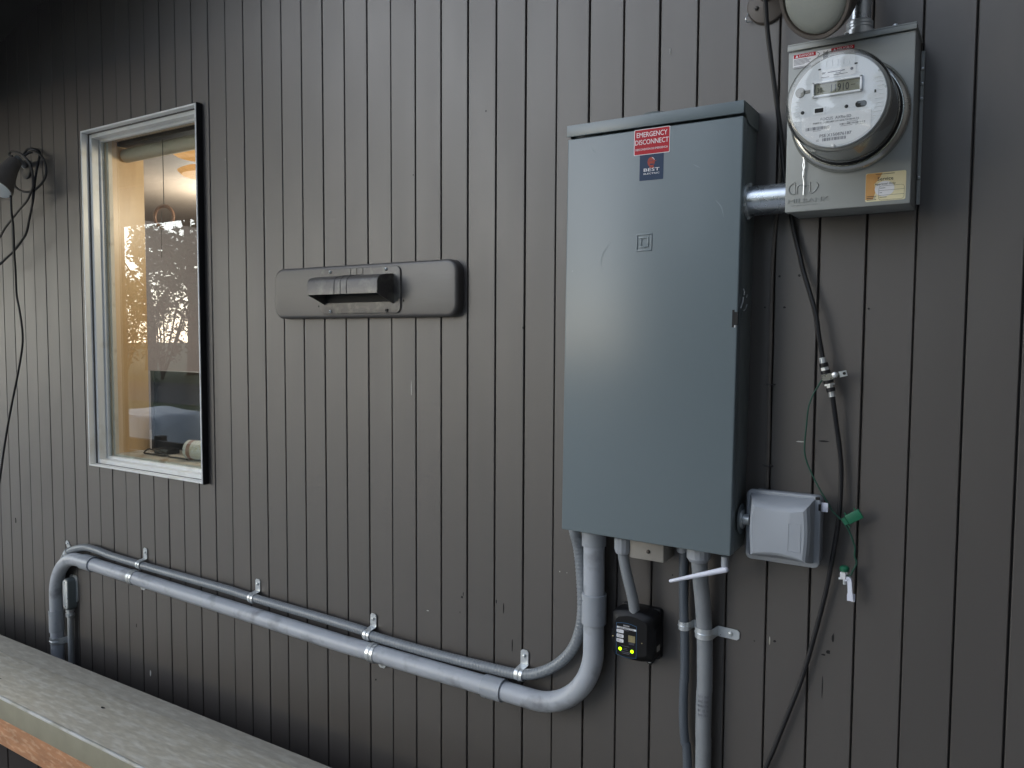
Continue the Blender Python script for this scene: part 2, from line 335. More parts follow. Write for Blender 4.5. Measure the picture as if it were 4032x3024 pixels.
for x0, x1, z0, z1 in ((XL, WX0, 0.1, 2.0), (WX0, WX1, 0.1, WZ0), (WX0, WX1, WZ1, 2.8), (WX1, XR, 0.1, 3.2)):
    box(bm, x0, x1, TH-0.003, TH+0.03, z0, z1)
wall.part('backing', bm, 'backing')
bm = new(); box(bm, XL, XR, 0.004, 0.2, 0.0, 0.118); wall.part('footing', bm, 'asphalt')

# ---- gable overhang
roof = Thing('roof_overhang', 'dark gable roof overhang above the board wall', 'roof', (1.2,0,3.98))
def slab(x0, x1, y0, y1, dz0, dz1):
    bm = new(); pts = [(x0, ztop(x0)+dz0), (x1, ztop(x1)+dz0), (x1, ztop(x1)+dz1), (x0, ztop(x0)+dz1)]; prism(bm, pts, y0, y1); return bm
OV = 0.52
for x0, x1 in ((-6.2, 1.2), (1.2, 3.4)):
    roof.part('soffit', slab(x0, x1, -OV, 0.0, 0.002, 0.03), 'soffit')
    roof.part('rake_board', slab(x0, x1, -OV-0.03, -OV-0.001, -0.09, 0.12), 'soffit')
    roof.part('roof_deck', slab(x0, x1, -OV-0.05, 0.185, 0.122, 0.15), 'soffit')

# ---- interior room
bm = new()
for b in ((-6.2,-6.1,0.2,4.0,0.3,2.6),(0.3,0.4,0.2,4.0,0.3,2.6),(-6.1,0.3,3.9,4.0,0.3,2.6)): box(bm, *b)
struct('room_wall', bm, 'roomwall', 'dim plum-brown wall of the room behind the window')
bm = new()
for b in ((-6.1,WX0-0.02,0.19,0.21,0.4,2.5),(WX1+0.02,0.3,0.19,0.21,0.4,2.5),(WX0-0.02,WX1+0.02,0.19,0.21,0.4,WZ0-0.02),(WX0-0.02,WX1+0.02,0.19,0.21,WZ1+0.02,2.5)): box(bm, *b)
struct('room_front_wall', bm, 'roomwall', 'inner face of the outside wall')
bm = new(); box(bm, -6.1, 0.3, 0.2, 4.0, 0.3, 0.35); struct('room_floor', bm, 'roomfloor', 'floor of the room behind the window')
bm = new(); box(bm, -6.1, 0.3, 0.2, 4.0, 2.55, 2.6); struct('room_ceiling', bm, 'roomceil', 'ceiling of the room behind the window')

# ================================================================== WINDOW
win = Thing('window', 'tall narrow aluminium framed window set in the board wall', 'window', ((WX0+WX1)/2, 0, WZ0))
X0, X1, Z0, Z1 = -2.731, -2.099, CZ-0.459, CZ+0.700
def frame(x0, x1, z0, z1, wd, ya, yb, b=0.0008, sides='LRTB'):
    bms = []
    if 'L' in sides: bms.append(bbox(x0, x0+wd, yb, ya, z0, z1, b, 1))
    if 'R' in sides: bms.append(bbox(x1-wd, x1, yb, ya, z0, z1, b, 1))
    if 'T' in sides: bms.append(bbox(x0+wd+0.0002, x1-wd-0.0002, yb, ya, z1-wd, z1, b, 1))
    if 'B' in sides: bms.append(bbox(x0+wd+0.0002, x1-wd-0.0002, yb, ya, z0, z0+wd, b, 1))
    return bms
for bmx in frame(X0, X1, Z0, Z1, 0.0055, 0.004, -0.022): win.part('outer_rim', bmx, 'alu')
for bmx in frame(X0+0.0057, X1-0.0057, Z0+0.0057, Z1-0.0057, 0.0150, 0.0315, 0.0042, 0.0012): win.part('frame_step', bmx, 'alu')
for bmx in frame(X0+0.0100, X1-0.0100, Z0+0.0100, Z1-0.0100, 0.0190, 0.046, 0.0320, 0.001): win.part('sash', bmx, 'alu')
win.part('rim_side_shade', bbox(X1+0.0002, X1+0.0022, -0.0205, 0.0, Z0-0.003, Z1+0.003, 0.0005, 1), 'rubber')  # dark strip paints in the shade on the rim's right side
win.part('top_flashing', bbox(X0, X1, -0.014, 0.0, Z1+0.0003, Z1+0.003, 0.0005, 1), 'paint_flat')
GY = 0.043
bm = new(); box(bm, X0+0.03, X1-0.03, GY-0.002, GY+0.002, Z0+0.03, Z1-0.03); win.part('pane', bm, 'pane')
lx0, lx1, lz0, lz1 = X0+0.036, X1-0.010, Z0+0.036, Z1-0.018
win.part('liner', bbox(lx0-0.02, lx0, 0.047, 0.188, lz0-0.02, lz1+0.02, 0.001, 1), 'tan')
win.part('liner', bbox(lx1, lx1+0.02, 0.047, 0.188, lz0-0.02, lz1+0.02, 0.001, 1), 'tan')
win.part('liner', bbox(lx0+0.0002, lx1-0.0002, 0.047, 0.188, lz1, lz1+0.02, 0.001, 1), 'tan')
win.part('inner_sill', bbox(lx0+0.0002, lx1-0.0002, 0.047, 0.24, lz0-0.02, lz0, 0.001, 1), 'sillwood')
bm = bbox(lx0, lx0+0.012, 0.0475, 0.062, lz0, lz1, 0.001, 1); win.part('glazing_stop', bm, 'sillwood')

bl = Thing('roller_blind', 'rolled up cream blind across the top inside the window', 'blind', (lx0+0.03, 0.11, lz1-0.05))
bm = new(); tube(bm, [(lx0+0.012,0.115,lz1-0.045),(lx0+0.016,0.115,lz1-0.045),(lx1-0.006,0.115,lz1-0.045)], 0.024, 24); bl.part('roll', bm, 'blind')
bl.part('head_rail', bbox(lx0+0.004, lx1-0.002, 0.085, 0.15, lz1-0.016, lz1-0.002, 0.001, 1), 'oldcable')
pr = Thing('pull_ring', 'wooden pull ring hanging on a thin cord in the window', 'pull ring', at('C5',410,523,-0.075))
c = at('C5',410,523,-0.075); bm = new(); n = 40
rw = [c+Vector((math.cos(2*math.pi*i/n)*0.036*0.93, math.cos(2*math.pi*i/n)*0.012, math.sin(2*math.pi*i/n)*0.036)) for i in range(n+1)]
tube(bm, rw, 0.0055, 10, cap=False); pr.part('ring', bm, 'ring')
bm = new(); tube(bm, smooth([at('C5',404,205,-0.075), at('C5',407,330,-0.075), at('C5',410,481,-0.075)], 4), 0.0014, 6); tube(bm, smooth([at('C5',401,500,-0.075), at('C5',400,600,-0.075), at('C5',401,690,-0.075)], 4), 0.0009, 6); pr.part('cord', bm, 'oldcable')

mo = Thing('computer_monitor', 'dark flat monitor standing behind the window sill', 'monitor', (-2.6, 0.3, lz0))
a = at('C5',362,1150,-0.26); b_ = at('C5',362,1480,-0.26)
mo.part('screen_housing', bbox(a.x, a.x+0.55, 0.26, 0.30, b_.z-0.02, a.z, 0.004, 2), 'monitor')
mo.part('bezel', bbox(a.x-0.001, a.x+0.016, 0.252, 0.2595, b_.z-0.02, a.z, 0.001, 1), 'oldcable')
mo.part('stand', bbox(a.x+0.15, a.x+0.40, 0.26, 0.42, lz0-0.018, lz0-0.001, 0.003, 2), 'monitor')
dk = Thing('desk', 'desk behind the window holding the monitor', 'desk', (-2.6,0.5,0.35))
dk.part('desk_top', bbox(-3.4, -1.8, 0.245, 0.95, lz0-0.045, lz0-0.019, 0.002, 1), 'roomfloor')
for dx in (-3.36, -1.84):
    for dy in (0.28, 0.91): dk.part('leg', bbox(dx-0.025, dx+0.025, dy-0.025, dy+0.025, 0.352, lz0-0.046, 0.002, 1), 'roomfloor')
cn = Thing('tin_can', 'off-white tin lying on its side at the right of the window sill', 'can', at('C5',535,1478,-0.12))
ca = at('C5',512,1474,-0.115); ca.z = lz0+0.034
bm = new(); dv = Vector((1,0.22,0)).normalized(); lathe(bm, [(0.0,0),(0.031,0),(0.0335,0.003),(0.033,0.006),(0.033,0.10),(0.0335,0.104),(0,0.104)], ca, dv, 28); cn.part('can_body', bm, 'can')
bm = new(); lathe(bm, [(0.0335,0.015),(0.0335,0.030)], ca, dv, 28, cap=False); cn.part('band', bm, 'ring')
cl = [at('W2',1500,1010,-0.10), at('W2',1300,1020,-0.10), at('W2',1180,960,-0.10), at('W2',1050,880,-0.10), at('W2',860,810,-0.10), at('W2',770,800,-0.10), at('W2',700,860,-0.10), at('W2',720,920,-0.10), at('W2',780,960,-0.10), at('W2',900,960,-0.10), at('W2',1050,960,-0.10), at('W2',1150,960,-0.11)]
for p in cl: p.z = max(p.z, lz0+0.004)
bm = new(); tube(bm, smooth(cl, 6), 0.0028, 8)
single('looped_lead', bm, 'rubber', 'black cord looped on the inner window sill', 'cord', cl[0])
cl2 = [at('W2',880,870,-0.13), at('W2',1050,900,-0.13), at('W2',1180,920,-0.14)]
for p in cl2: p.z = max(p.z, lz0+0.010)
bm = new(); box(bm, cl2[0].x, cl2[2].x, 0.13, 0.18, lz0+0.001, lz0+0.020); bev(bm, 0.003)
single('power_adapter', bm, 'rubber', 'small black power adapter on the inner window sill by the cord loop', 'adapter', cl2[0])

ceil = Thing('ceiling_lamp', 'glowing amber shade seen through the top of the window', 'lamp', (-3.5, 1.2, 2.55))
lc = at('C5',530,255,-0.9)
bm = new(); lathe(bm, [(0.14,0),(0.16,0.012),(0.15,0.03),(0.11,0.04)], lc+Vector((0.1,0,-0.04)), (0,0,1), 24); ceil.part('shade', bm, 'glow')
lc2 = at('C5',535,362,-1.1)
bm = new(); lathe(bm, [(0.15,0),(0.17,0.02),(0.14,0.035)], lc2+Vector((0.15,0,-0.01)), (0,0,1), 24); ceil.part('lower_shade', bm, 'glow')
bm = new(); tube(bm, [lc+Vector((0.1,0,0.03)), Vector((lc.x+0.1, lc.y, 2.549))], 0.008, 8); ceil.part('stem', bm, 'oldcable'); bm = new(); tube(bm, [lc2+Vector((0.15,0,0.0)), Vector((lc2.x+0.15, lc2.y, 2.549))], 0.008, 8); ceil.part('stem', bm, 'oldcable')
pl = bpy.data.lights.new('room_fill_light', 'POINT'); pl.energy = 10; pl.color = (1.0,0.84,0.66); pl.shadow_soft_size = 0.08  # warm lamp light set apart from its shade to brighten the window liner
po = bpy.data.objects.new('room_fill_light', pl); COL.objects.link(po); po.parent = ceil.o; po.location = Vector((-2.0,0.48,2.1))-ceil.L
pl2 = bpy.data.lights.new('room_fill_light', 'POINT'); pl2.energy = 55; pl2.color = (1.0,0.94,0.88); pl2.shadow_soft_size = 0.1  # second light, added away from the shades to brighten the room
po2 = bpy.data.objects.new('room_fill_light', pl2); COL.objects.link(po2); po2.parent = ceil.o; po2.location = Vector((-4.3,1.9,2.2))-ceil.L

# ================================================================== ROOM LAMP END / VENT
vt = Thing('wall_vent', 'painted hooded exhaust vent on a rounded horizontal mounting block', 'vent', (-1.437,0,CZ+0.117))
def rounded_slab(x0, x1, z0, z1, r, y0, y1, e, n=7, k=4):
    bm = new(); rings = [[(x, y0, z) for x, z in rrect(x0, x1, z0, z1, r, n)]]
    for i in range(k+1):
        a = math.pi/2*i/k; ins = e*(1-math.cos(a)); yy = y1+e*(1-math.sin(a)) if True else 0
        rings.append([(x, yy, z) for x, z in rrect(x0+ins, x1-ins, z0+ins, z1-ins, max(r-ins, 0.001), n)])
    loft(bm, rings); return bm
vt.part('mounting_block', rounded_slab(-1.757, -1.117, CZ+0.048, CZ+0.187, 0.032, 0.0, -0.027, 0.009), 'paint_flat')
vt.part('flange_plate', rounded_slab(-1.570, -1.290, CZ+0.0585, CZ+0.1775, 0.016, -0.0265, -0.031, 0.002), 'paint_plastic')
hp = [(-0.0305,0.158),(-0.052,0.1565),(-0.078,0.1515),(-0.087,0.146),(-0.091,0.137),(-0.0915,0.107)]     # hood section (y, z)
def strip(prof, x0, x1, th=0.002):
    bm = new(); fs = []
    outer = [Vector((0,y,z)) for y, z in prof]; inner = []
    for i, p in enumerate(outer):
        t = ((outer[min(i+1,len(outer)-1)])-outer[max(i-1,0)]).normalized(); nn = Vector((0,-t.z,t.y)); inner.append(p-nn*th if nn.y < 0 or nn.z > 0 else p+nn*th)
    ring = outer+inner[::-1]
    a = [bm.verts.new((x0,p.y,p.z)) for p in ring]; b = [bm.verts.new((x1,p.y,p.z)) for p in ring]; n = len(ring)
    fs = [bm.faces.new(a), bm.faces.new(b[::-1])]+[bm.faces.new((a[i],b[i],b[(i+1)%n],a[(i+1)%n])) for i in range(n)]
    bmesh.ops.recalc_face_normals(bm, faces=fs); return bm
hpz = [(y, z+CZ) for y, z in hp]
hood = vt.part('hood', strip(hpz, -1.553, -1.314), 'paint_plastic')
for xa in (-1.5545, -1.3155):
    bm = new(); pts = hpz+[(-0.0305, CZ+0.083)]
    a = [bm.verts.new((xa,y,z)) for y, z in pts]; b = [bm.verts.new((xa+0.003,y,z)) for y, z in pts]; n = len(pts)
    fs = [bm.faces.new(a), bm.faces.new(b[::-1])]+[bm.faces.new((a[i],b[i],b[(i+1)%n],a[(i+1)%n])) for i in range(n)]
    bmesh.ops.recalc_face_normals(bm, faces=fs); vt.part('hood_cheek', bm, 'paint_plastic')
for xr in (-1.4585, -1.437, -1.4155):
    bm = new(); tube(bm, [(xr,y,z) for y, z in hpz], 0.0013, 6); tube(bm, [(xr,-0.0312,CZ+0.159),(xr,-0.0312,CZ+0.176)], 0.0011, 6); vt.part('bead', bm, 'paint_plastic', parent=hood)
vt.part('duct_opening', bbox(-1.549,-1.318,-0.034,-0.0312,CZ+0.088,CZ+0.153,0.001,1), 'dark')
vt.part('damper_flap', bbox(-1.547,-1.320,-0.062,-0.060,CZ+0.112,CZ+0.149,0.0008,1), 'dark')
for px, py in ((738,300),(1278,270),(742,680),(1288,668)):
    p = at('C6',px,py,0.031); b = vt.part('screw', screw(p, 0.0046), 'zinc' if px != 1288 else 'paint_plastic')
    bm = new(); lathe(bm, [(0.0017,0.003),(0.0017,0.0052)], p, seg=8); vt.part('screw_socket', bm, 'dark', parent=b)
vt.part('moulded_mark', bbox(-1.448,-1.406,-0.0316,-0.031,CZ+0.0682,CZ+0.0712,0.0002,1), 'paint_flat')
vt.part('moulded_mark', bbox(-1.442,-1.412,-0.0316,-0.031,CZ+0.0632,CZ+0.0645,0.0002,1), 'paint_flat')
for px, py in ((620,372),(627,630),(1447,575)):
    p = at('C6',px,py,0.027); bm = new(); lathe(bm, [(0.0028,0),(0.0028,0.0004)], p+Vector((0,0.0001,0)), seg=10); vt.part('nail_hole', bm, 'dark')

# ================================================================== MAIN PANEL
PD = 0.0966
pn = Thing('electrical_panel', 'tall blue-grey steel breaker panel with a red emergency disconnect sticker', 'electrical panel', (-0.6072,0,CZ+0.0116), rot=(0, math.radians(0.48), 0))
cx, cz = pn.L.x, pn.L.z; hw, hh = 0.1804, 0.4192
pn.part('enclosure', bbox(cx-hw+0.002, cx+hw-0.002, -0.074, 0.0, cz-hh+0.001, cz+hh-0.006, 0.0012), 'panel_dk')
door = pn.part('door', bbox(cx-hw, cx+hw, -PD, -0.0725, cz-hh, cz+hh-0.0265, 0.0028, 3), 'panel')
pn.part('rain_cap', join(bbox(cx-hw-0.001, cx+hw+0.001, -PD-0.003, -PD-0.0005, cz+hh-0.0225, cz+hh+0.0005, 0.0009), bbox(cx-hw-0.001, cx+hw+0.001, -PD-0.0005, 0.0, cz+hh-0.0015, cz+hh+0.0005, 0.0007)), 'panel')
for sgn in (-1, 1):
    bm = new(); xs = cx+sgn*(hw+0.0008)
    pts = [(-PD+0.004, cz+hh-0.0018), (-PD+0.006, cz+hh-0.017), (-0.080, cz+hh-0.022), (-0.070, cz+hh-0.030), (-0.055, cz+hh-0.034), (0, cz+hh-0.034), (0, cz+hh-0.0018)]
    a = [bm.verts.new((xs,y,z)) for y, z in pts]; b = [bm.verts.new((xs-sgn*0.0015,y,z)) for y, z in pts]; n = len(pts)
    fs = [bm.faces.new(a), bm.faces.new(b[::-1])]+[bm.faces.new((a[i],b[i],b[(i+1)%n],a[(i+1)%n])) for i in range(n)]
    bmesh.ops.recalc_face_normals(bm, faces=fs); pn.part('cap_side', bm, 'panel_dk')
bm = new(); lathe(bm, [(0.036,0),(0.036,0.002),(0.030,0.008),(0.018,0.012),(0,0.013)], (cx-0.005,-0.052,cz+hh+0.0006), (0,0,1), 32); pn.part('hub_closure', bm, 'panel_dk')
# embossed square with D
FY = -PD
e0, e1 = pn.at('C2',622,1087,PD), pn.at('C2',730,1196,PD)
ex0, ex1, ez1, ez0 = e0.x, e1.x-0.0005, e0.z+0.0005, e1.z-0.001
def barbox(bm, xa, xb, za, zb, y=FY, t=0.0016): box(bm, xa, xb, y-t, y+0.0004, za, zb)
bm = new(); t = 0.003
barbox(bm, ex0, ex1, ez1-t, ez1); barbox(bm, ex0, ex1, ez0, ez0+t); barbox(bm, ex0, ex0+t, ez0+t, ez1-t); barbox(bm, ex1-t, ex1, ez0+t, ez1-t)
wx, wz = ex1-ex0, ez1-ez0; dx0, dx1, dz0, dz1 = ex0+wx*0.18, ex0+wx*0.80, ez0+wz*0.20, ez0+wz*0.80
barbox(bm, dx0, dx1-0.004, dz1-t, dz1); barbox(bm, dx0, dx1-0.004, dz0, dz0+t); barbox(bm, dx0+0.0030, dx0+0.0030+t, dz0+t, dz1-t); barbox(bm, dx1-t, dx1, dz0+0.004, dz1-0.004)
for za, zb, xx in ((dz1-0.0045, dz1-0.0005, dx1-0.0045), (dz0+0.0005, dz0+0.0045, dx1-0.0045)): barbox(bm, xx, xx+0.0040, za, zb)
bev(bm, 0.0010, 2); pn.part('embossed_emblem', bm, 'scuff', parent=door)
# stickers
def quad_rect(th, c, tl, br, h): a, b = th.at(c, *tl, h), th.at(c, *br, h); return a.x, b.x, b.z, a.z
CROPS['E'] = (2400,450,2.766)
tl, tr, bl_, br = pn.at('E',270,183,PD), pn.at('E',662,117,PD), pn.at('E',268,462,PD), pn.at('E',658,405,PD)
sx0, sx1, sz0, sz1 = (tl.x+bl_.x)/2, (tr.x+br.x)/2, (bl_.z+br.z)/2, (tl.z+tr.z)/2
bm = new(); prism(bm, rrect(sx0, sx1, sz0, sz1, 0.0018, 3), FY-0.0002, FY-0.0006); st = pn.part('warning_sticker', bm, 'wht', 'red sticker reading EMERGENCY DISCONNECT')
bm = new(); prism(bm, rrect(sx0+0.0012, sx1-0.0012, sz0+0.0012, sz1-0.0012, 0.0013, 3), FY-0.0005, FY-0.0009); pn.part('red_field', bm, 'red', parent=st)
W, H = sx1-sx0, sz1-sz0
bm = join(textbm('EMERGENCY', sx0+W*0.075, sz1-H*0.315, W*0.85, H*0.19, FY-0.0009, 0.0002, res=3, bold=0.0), textbm('DISCONNECT', sx0+W*0.035, sz1-H*0.60, W*0.93, H*0.19, FY-0.0009, 0.0002, res=3, bold=0.0), textbm('DESCONEXIÓN DE EMERGENCIA', sx0+W*0.05, sz1-H*0.82, W*0.9, H*0.095, FY-0.0009, 0.0002, bold=0.0))
pn.part('lettering', bm, 'wht', parent=st)
tl, tr, bl_, br = pn.at('E',332,455,PD), pn.at('E',590,420,PD), pn.at('E',325,730,PD), pn.at('E',585,700,PD)
nx0, nx1, nz0, nz1 = (tl.x+bl_.x)/2, (tr.x+br.x)/2, (bl_.z+br.z)/2, sz0+0.002
bm = new(); prism(bm, rrect(nx0, nx1, nz0, nz1, 0.001, 3), FY+0.0001, FY-0.0004); st2 = pn.part('company_sticker', bm, 'navy', 'navy blue sticker with a red round emblem')
W, H = nx1-nx0, sz0-nz0
ccx, ccz = nx0+W*0.50, nz0+H*0.70
bm = new(); prism(bm, [(ccx+0.0082*math.cos(a)*(1 if math.cos(a) < 0 else 0.8), ccz+0.0095*math.sin(a)) for a in [2*math.pi*i/20 for i in range(20)]], FY-0.0003, FY-0.0007)
box(bm, ccx+0.004, ccx+0.0095, FY-0.0006, FY-0.0003, ccz+0.001, ccz+0.0022); box(bm, ccx-0.004, ccx+0.005, FY-0.00065, FY-0.0003, ccz-0.0115, ccz-0.008)
pn.part('round_mark', bm, 'orange_ink', parent=st2)
bm = new(); tube(bm, [(ccx+0.0005+0.0055*math.cos(a), FY-0.0009, ccz+0.002+0.006*math.sin(a)) for a in [math.radians(85-12*i) for i in range(7)]], 0.0007, 6); pn.part('white_stroke', bm, 'wht', parent=st2)
bm = new(); box(bm, ccx-0.003, ccx+0.0045, FY-0.0009, FY-0.0007, ccz-0.006, ccz-0.0035); box(bm, ccx-0.006, ccx+0.003, FY-0.0009, FY-0.0007, ccz+0.0015, ccz+0.0025); pn.part('dark_stroke', bm, 'navy', parent=st2)
bm = join(textbm('BEST', nx0+W*0.18, nz0+H*0.345, W*0.66, H*0.12, FY-0.0004, 0.0002, bold=0.0), textbm('ELECTRIC', nx0+W*0.18, nz0+H*0.225, W*0.66, H*0.06, FY-0.0004, 0.0002, bold=0.0))
pn.part('lettering', bm, 'wht', parent=st2)
# rubbed marks on the door
def rub(pts, wd, ma):
    P = smooth([pn.at('C2', *p, PD) for p in pts], 5); n = len(P); bm = new(); a = []; b = []
    for i, p in enumerate(P):
        t_ = (P[min(i+1,n-1)]-P[max(i-1,0)]).normalized(); nn = Vector((t_.z,0,-t_.x)); w_ = wd*math.sin(math.pi*(i+0.4)/(n-0.2))*random.uniform(0.7,1.1)
        a.append(bm.verts.new((p.x+nn.x*w_, FY-0.00012, p.z+nn.z*w_))); b.append(bm.verts.new((p.x-nn.x*w_, FY-0.00012, p.z-nn.z*w_)))
    for i in range(n-1): bm.faces.new((a[i], a[i+1], b[i+1], b[i]))
    bmesh.ops.recalc_face_normals(bm, faces=bm.faces[:]); pn.part('rub_mark', bm, ma, parent=door)
for pts, wd, ma in ((((440,1150),(405,1200),(383,1250),(378,1330)),.0018,'scuff'), (((312,490),(326,508),(340,530)),.0016,'scuff'), (((1165,850),(1205,900),(1222,970)),.0012,'scuff'), (((1010,605),(1035,618),(1060,630)),.0010,'scuff'), (((185,1335),(180,1345)),.0012,'scuff'),
    ): rub(pts, wd, ma)
# latch
l0, l1 = pn.at('H',255,905,PD), pn.at('H',320,1425,PD)
bm = new(); box(bm, l0.x, l0.x+0.0042, FY-0.0005, FY+0.002, l1.z, l0.z); box(bm, l0.x+0.004, cx+hw+0.0006, FY-0.0005, FY+0.003, l1.z+0.004, l0.z-0.004); lat = pn.part('latch_slot', bm, 'dark')
pn.part('latch_tongue', bbox(l0.x+0.0045, l0.x+0.0065, FY-0.0012, FY+0.001, l1.z-0.0005, l1.z+0.004, 0.0004, 1), 'wht', parent=lat)
xr = cx+hw
def hside(x, y, out=0.003):   # a point on the right-hand side of the panel box from the photo
    x0_, y0_, s_ = CROPS['H']; d = RT*((x0_+x/s_-2016)/FPX)-UP*((y0_+y/s_-1512)/FPX)+FW; o = Vector((0,-CD,CZ))
    p = o+d*((xr+out)/d.x); return p
try:
    bm = new(); tube(bm, [hside(*q) for q in ((575,265),(600,330),(590,440))], 0.0012, 6); tube(bm, [hside(*q) for q in ((570,500),(560,640),(500,820))], 0.0014, 6); tube(bm, [hside(*q) for q in ((690,440),(665,510))], 0.0011, 6); tube(bm, [hside(*q) for q in ((680,720),(640,850),(590,905))], 0.0012, 6)
    pn.part('hasp_loop', bm, 'zinc')
except Exception as ex: print('hasp', ex)

# ================================================================== NIPPLE between panel and meter box
NZ = CZ+0.256; NX0, NX1 = -0.4262, -0.352
ni = Thing('conduit_nipple', 'short bright metal conduit joining the tall panel to the meter box', 'conduit', ((NX0+NX1)/2,-0.05,NZ))
bm = new(); tube(bm, [(NX0+0.001,-0.05,NZ),(NX1+0.006,-0.05,NZ)], 0.0272, 32); ni.part('tube', bm, 'emt')
bm = new(); lathe(bm, [(0.0285,0),(0.0325,0.0005),(0.0325,0.0045),(0.0285,0.005)], (NX0,-0.05,NZ), (1,0,0), 14); ni.part('locknut', bm, 'zinc', ang=20)
for a in range(0, 360, 60):
    c = Vector((NX0+0.004, -0.05+0.0325*math.cos(math.radians(a+20)), NZ+0.0325*math.sin(math.radians(a+20)))); ni.part('lug', bbox(c.x-0.003,c.x+0.002,c.y-0.002,c.y+0.002,c.z-0.0025,c.z+0.0025,0.0006,1), 'zinc')

# ================================================================== METER BOX
BX0, BX1, BZ0, BZ1, BD = -0.3462, -0.1475, CZ+0.2216, CZ+0.5095, 0.100
mb = Thing('meter_box', 'grey steel meter socket box with service sticker at the upper right', 'meter box', ((BX0+BX1)/2,0,BZ0))
mb.part('enclosure', bbox(BX0+0.002, BX1-0.002, -0.082, 0.0, BZ0+0.002, BZ1-0.002, 0.001), 'meterbox')
cov = mb.part('cover', bbox(BX0, BX1, -BD, -0.0805, BZ0, BZ1-0.0118, 0.0018, 3), 'meterbox')
bm = bbox(BX0-0.0012, BX1+0.0012, -BD-0.004, 0.0, BZ1-0.0025, BZ1, 0.0008); bm = join(bm, bbox(BX0-0.0012, BX1+0.0012, -BD-0.004, -BD-0.002, BZ1-0.0112, BZ1-0.0027, 0.0007)); mb.part('rain_lip', bm, 'meterbox')
mb.part('side_flange', bbox(BX1+0.0003, BX1+0.006, -0.014, -0.011, BZ0+0.01, BZ1-0.02, 0.0006, 1), 'meterbox')
for z in (BZ0+0.055, BZ1-0.10, BZ1-0.075, BZ1-0.05): mb.part('side_bolt', screw(Vector((BX1+0.0035,-0.015,z)), 0.0028), 'zinc')
h0, h1 = at('T',1380,540,0.06), at('T',2080,420,0.06)
mb.part('hub_plate', bbox(-0.262, -0.172, -0.092, -0.022, BZ1+0.0003, BZ1+0.0045, 0.001), 'meterbox')
for hx in (-0.255, -0.180): mb.part('hub_screw', screw(Vector((hx,-0.085,BZ1+0.0046)), 0.0045, (0,0,1)), 'zinc')
# danger label
CY = -BD
a, b = at('M',150,215,BD), at('M',945,90,BD); dz1 = (a.z+b.z)/2; dx0, dx1 = a.x, b.x; dz0 = at('M',145,400,BD).z
bm = new(); prism(bm, rrect(dx0-0.0007, dx1, dz0, dz1, 0.002, 3), CY+0.0002, CY-0.0003); dl = mb.part('danger_label', bm, 'wht', 'white label with red DANGER and PELIGRO headings')
def headbox(u0, u1): return at('M',u0,200,BD).x, at('M',u1,100,BD).x
hA = headbox(152, 443); hB = headbox(640, 945); hh_ = 0.0068
for xa, xb in (hA, hB):
    bm = new(); box(bm, xa, xb, CY-0.0006, CY-0.0002, dz1-hh_, dz1-0.0003); mb.part('red_heading', bm, 'red', parent=dl)
tb = []
for (xa, xb), s_ in ((hA,'DANGER'), (hB,'PELIGRO')):
    w_ = xb-xa; tb.append(textbm(s_, xa+w_*0.26, dz1-hh_*0.80, w_*0.66, hh_*0.58, CY-0.0006, 0.0002, bold=0.0))
    q = new(); prism(q, [(xa+w_*0.08, dz1-hh_*0.84), (xa+w_*0.22, dz1-hh_*0.84), (xa+w_*0.15, dz1-hh_*0.16)], CY-0.0005, CY-0.0008); tb.append(q); mb.part('lettering', join(*tb), 'wht', parent=dl); tb = []
bm = new(); bw = hA[1]-hA[0]
for i, k in enumerate((0.62,0.78,0.70,0.74,0.5,0.0,0.80,0.66)):
    if k: z_ = dz1-hh_-0.0028-i*0.0021; box(bm, hA[0]+0.0006, hA[0]+bw*k, CY-0.0005, CY-0.0003, z_, z_+0.0009)
mb.part('small_print', bm, 'greyink', parent=dl)
mxx = (hA[1]+hB[0])/2; bm = new()
tube(bm, [(hA[1]+0.001,CY-0.0004,dz1-0.001),(hA[1]+0.0065,CY-0.0004,dz1-0.005),(hA[1]+0.003,CY-0.0004,dz1-0.010)], 0.0005, 4)
for i in range(4): tube(bm, [(mxx+0.0005+i*0.0020,CY-0.0004,dz1-0.0125),(mxx+0.0008+i*0.0020,CY-0.0004,dz1-0.0045+abs(i-1.3)*0.0012)], 0.00065, 4)
box(bm, mxx-0.0002, mxx+0.0076, CY-0.0006, CY-0.0003, dz1-0.0155, dz1-0.011); mb.part('shock_symbol', bm, 'ink', parent=dl)
# service sticker
a, b, c, d = at('V',330,470,BD), at('V',1210,380,BD), at('V',310,1090,BD), at('V',1190,1010,BD)
vx0, vx1, vz0, vz1 = (a.x+c.x)/2, (b.x+d.x)/2, (c.z+d.z)/2, (a.z+b.z)/2; W, H = vx1-vx0, vz1-vz0
bm = new(); prism(bm, rrect(vx0, vx1, vz0, vz1, 0.0028, 4), CY+0.0002, CY-0.0004); sv = mb.part('service_sticker', bm, 'yellow', 'yellowed sticker reading Service Approval Only')
bm = new(); prism(bm, [(vx0+0.0004,vz0+0.0035),(vx0+W*0.20,vz0+0.0038),(vx0+W*0.26,vz0+H*0.35),(vx0+W*0.22,vz0+H*0.6),(vx0+W*0.34,vz0+H*0.78),(vx0+W*0.42,vz1-0.0008),(vx0+0.0028,vz1-0.0006),(vx0+0.0005,vz1-0.003)], CY-0.0004, CY-0.0005); mb.part('brown_stain', bm, 'amber', parent=sv)
bm = new(); prism(bm, [(vx0+W*(0.48+0.245*math.cos(t_)), vz0+H*(0.42+0.27*math.sin(t_))) for t_ in [2*math.pi*i/24 for i in range(24)]], CY-0.00045, CY-0.00055); mb.part('white_disc', bm, 'wht', parent=sv)
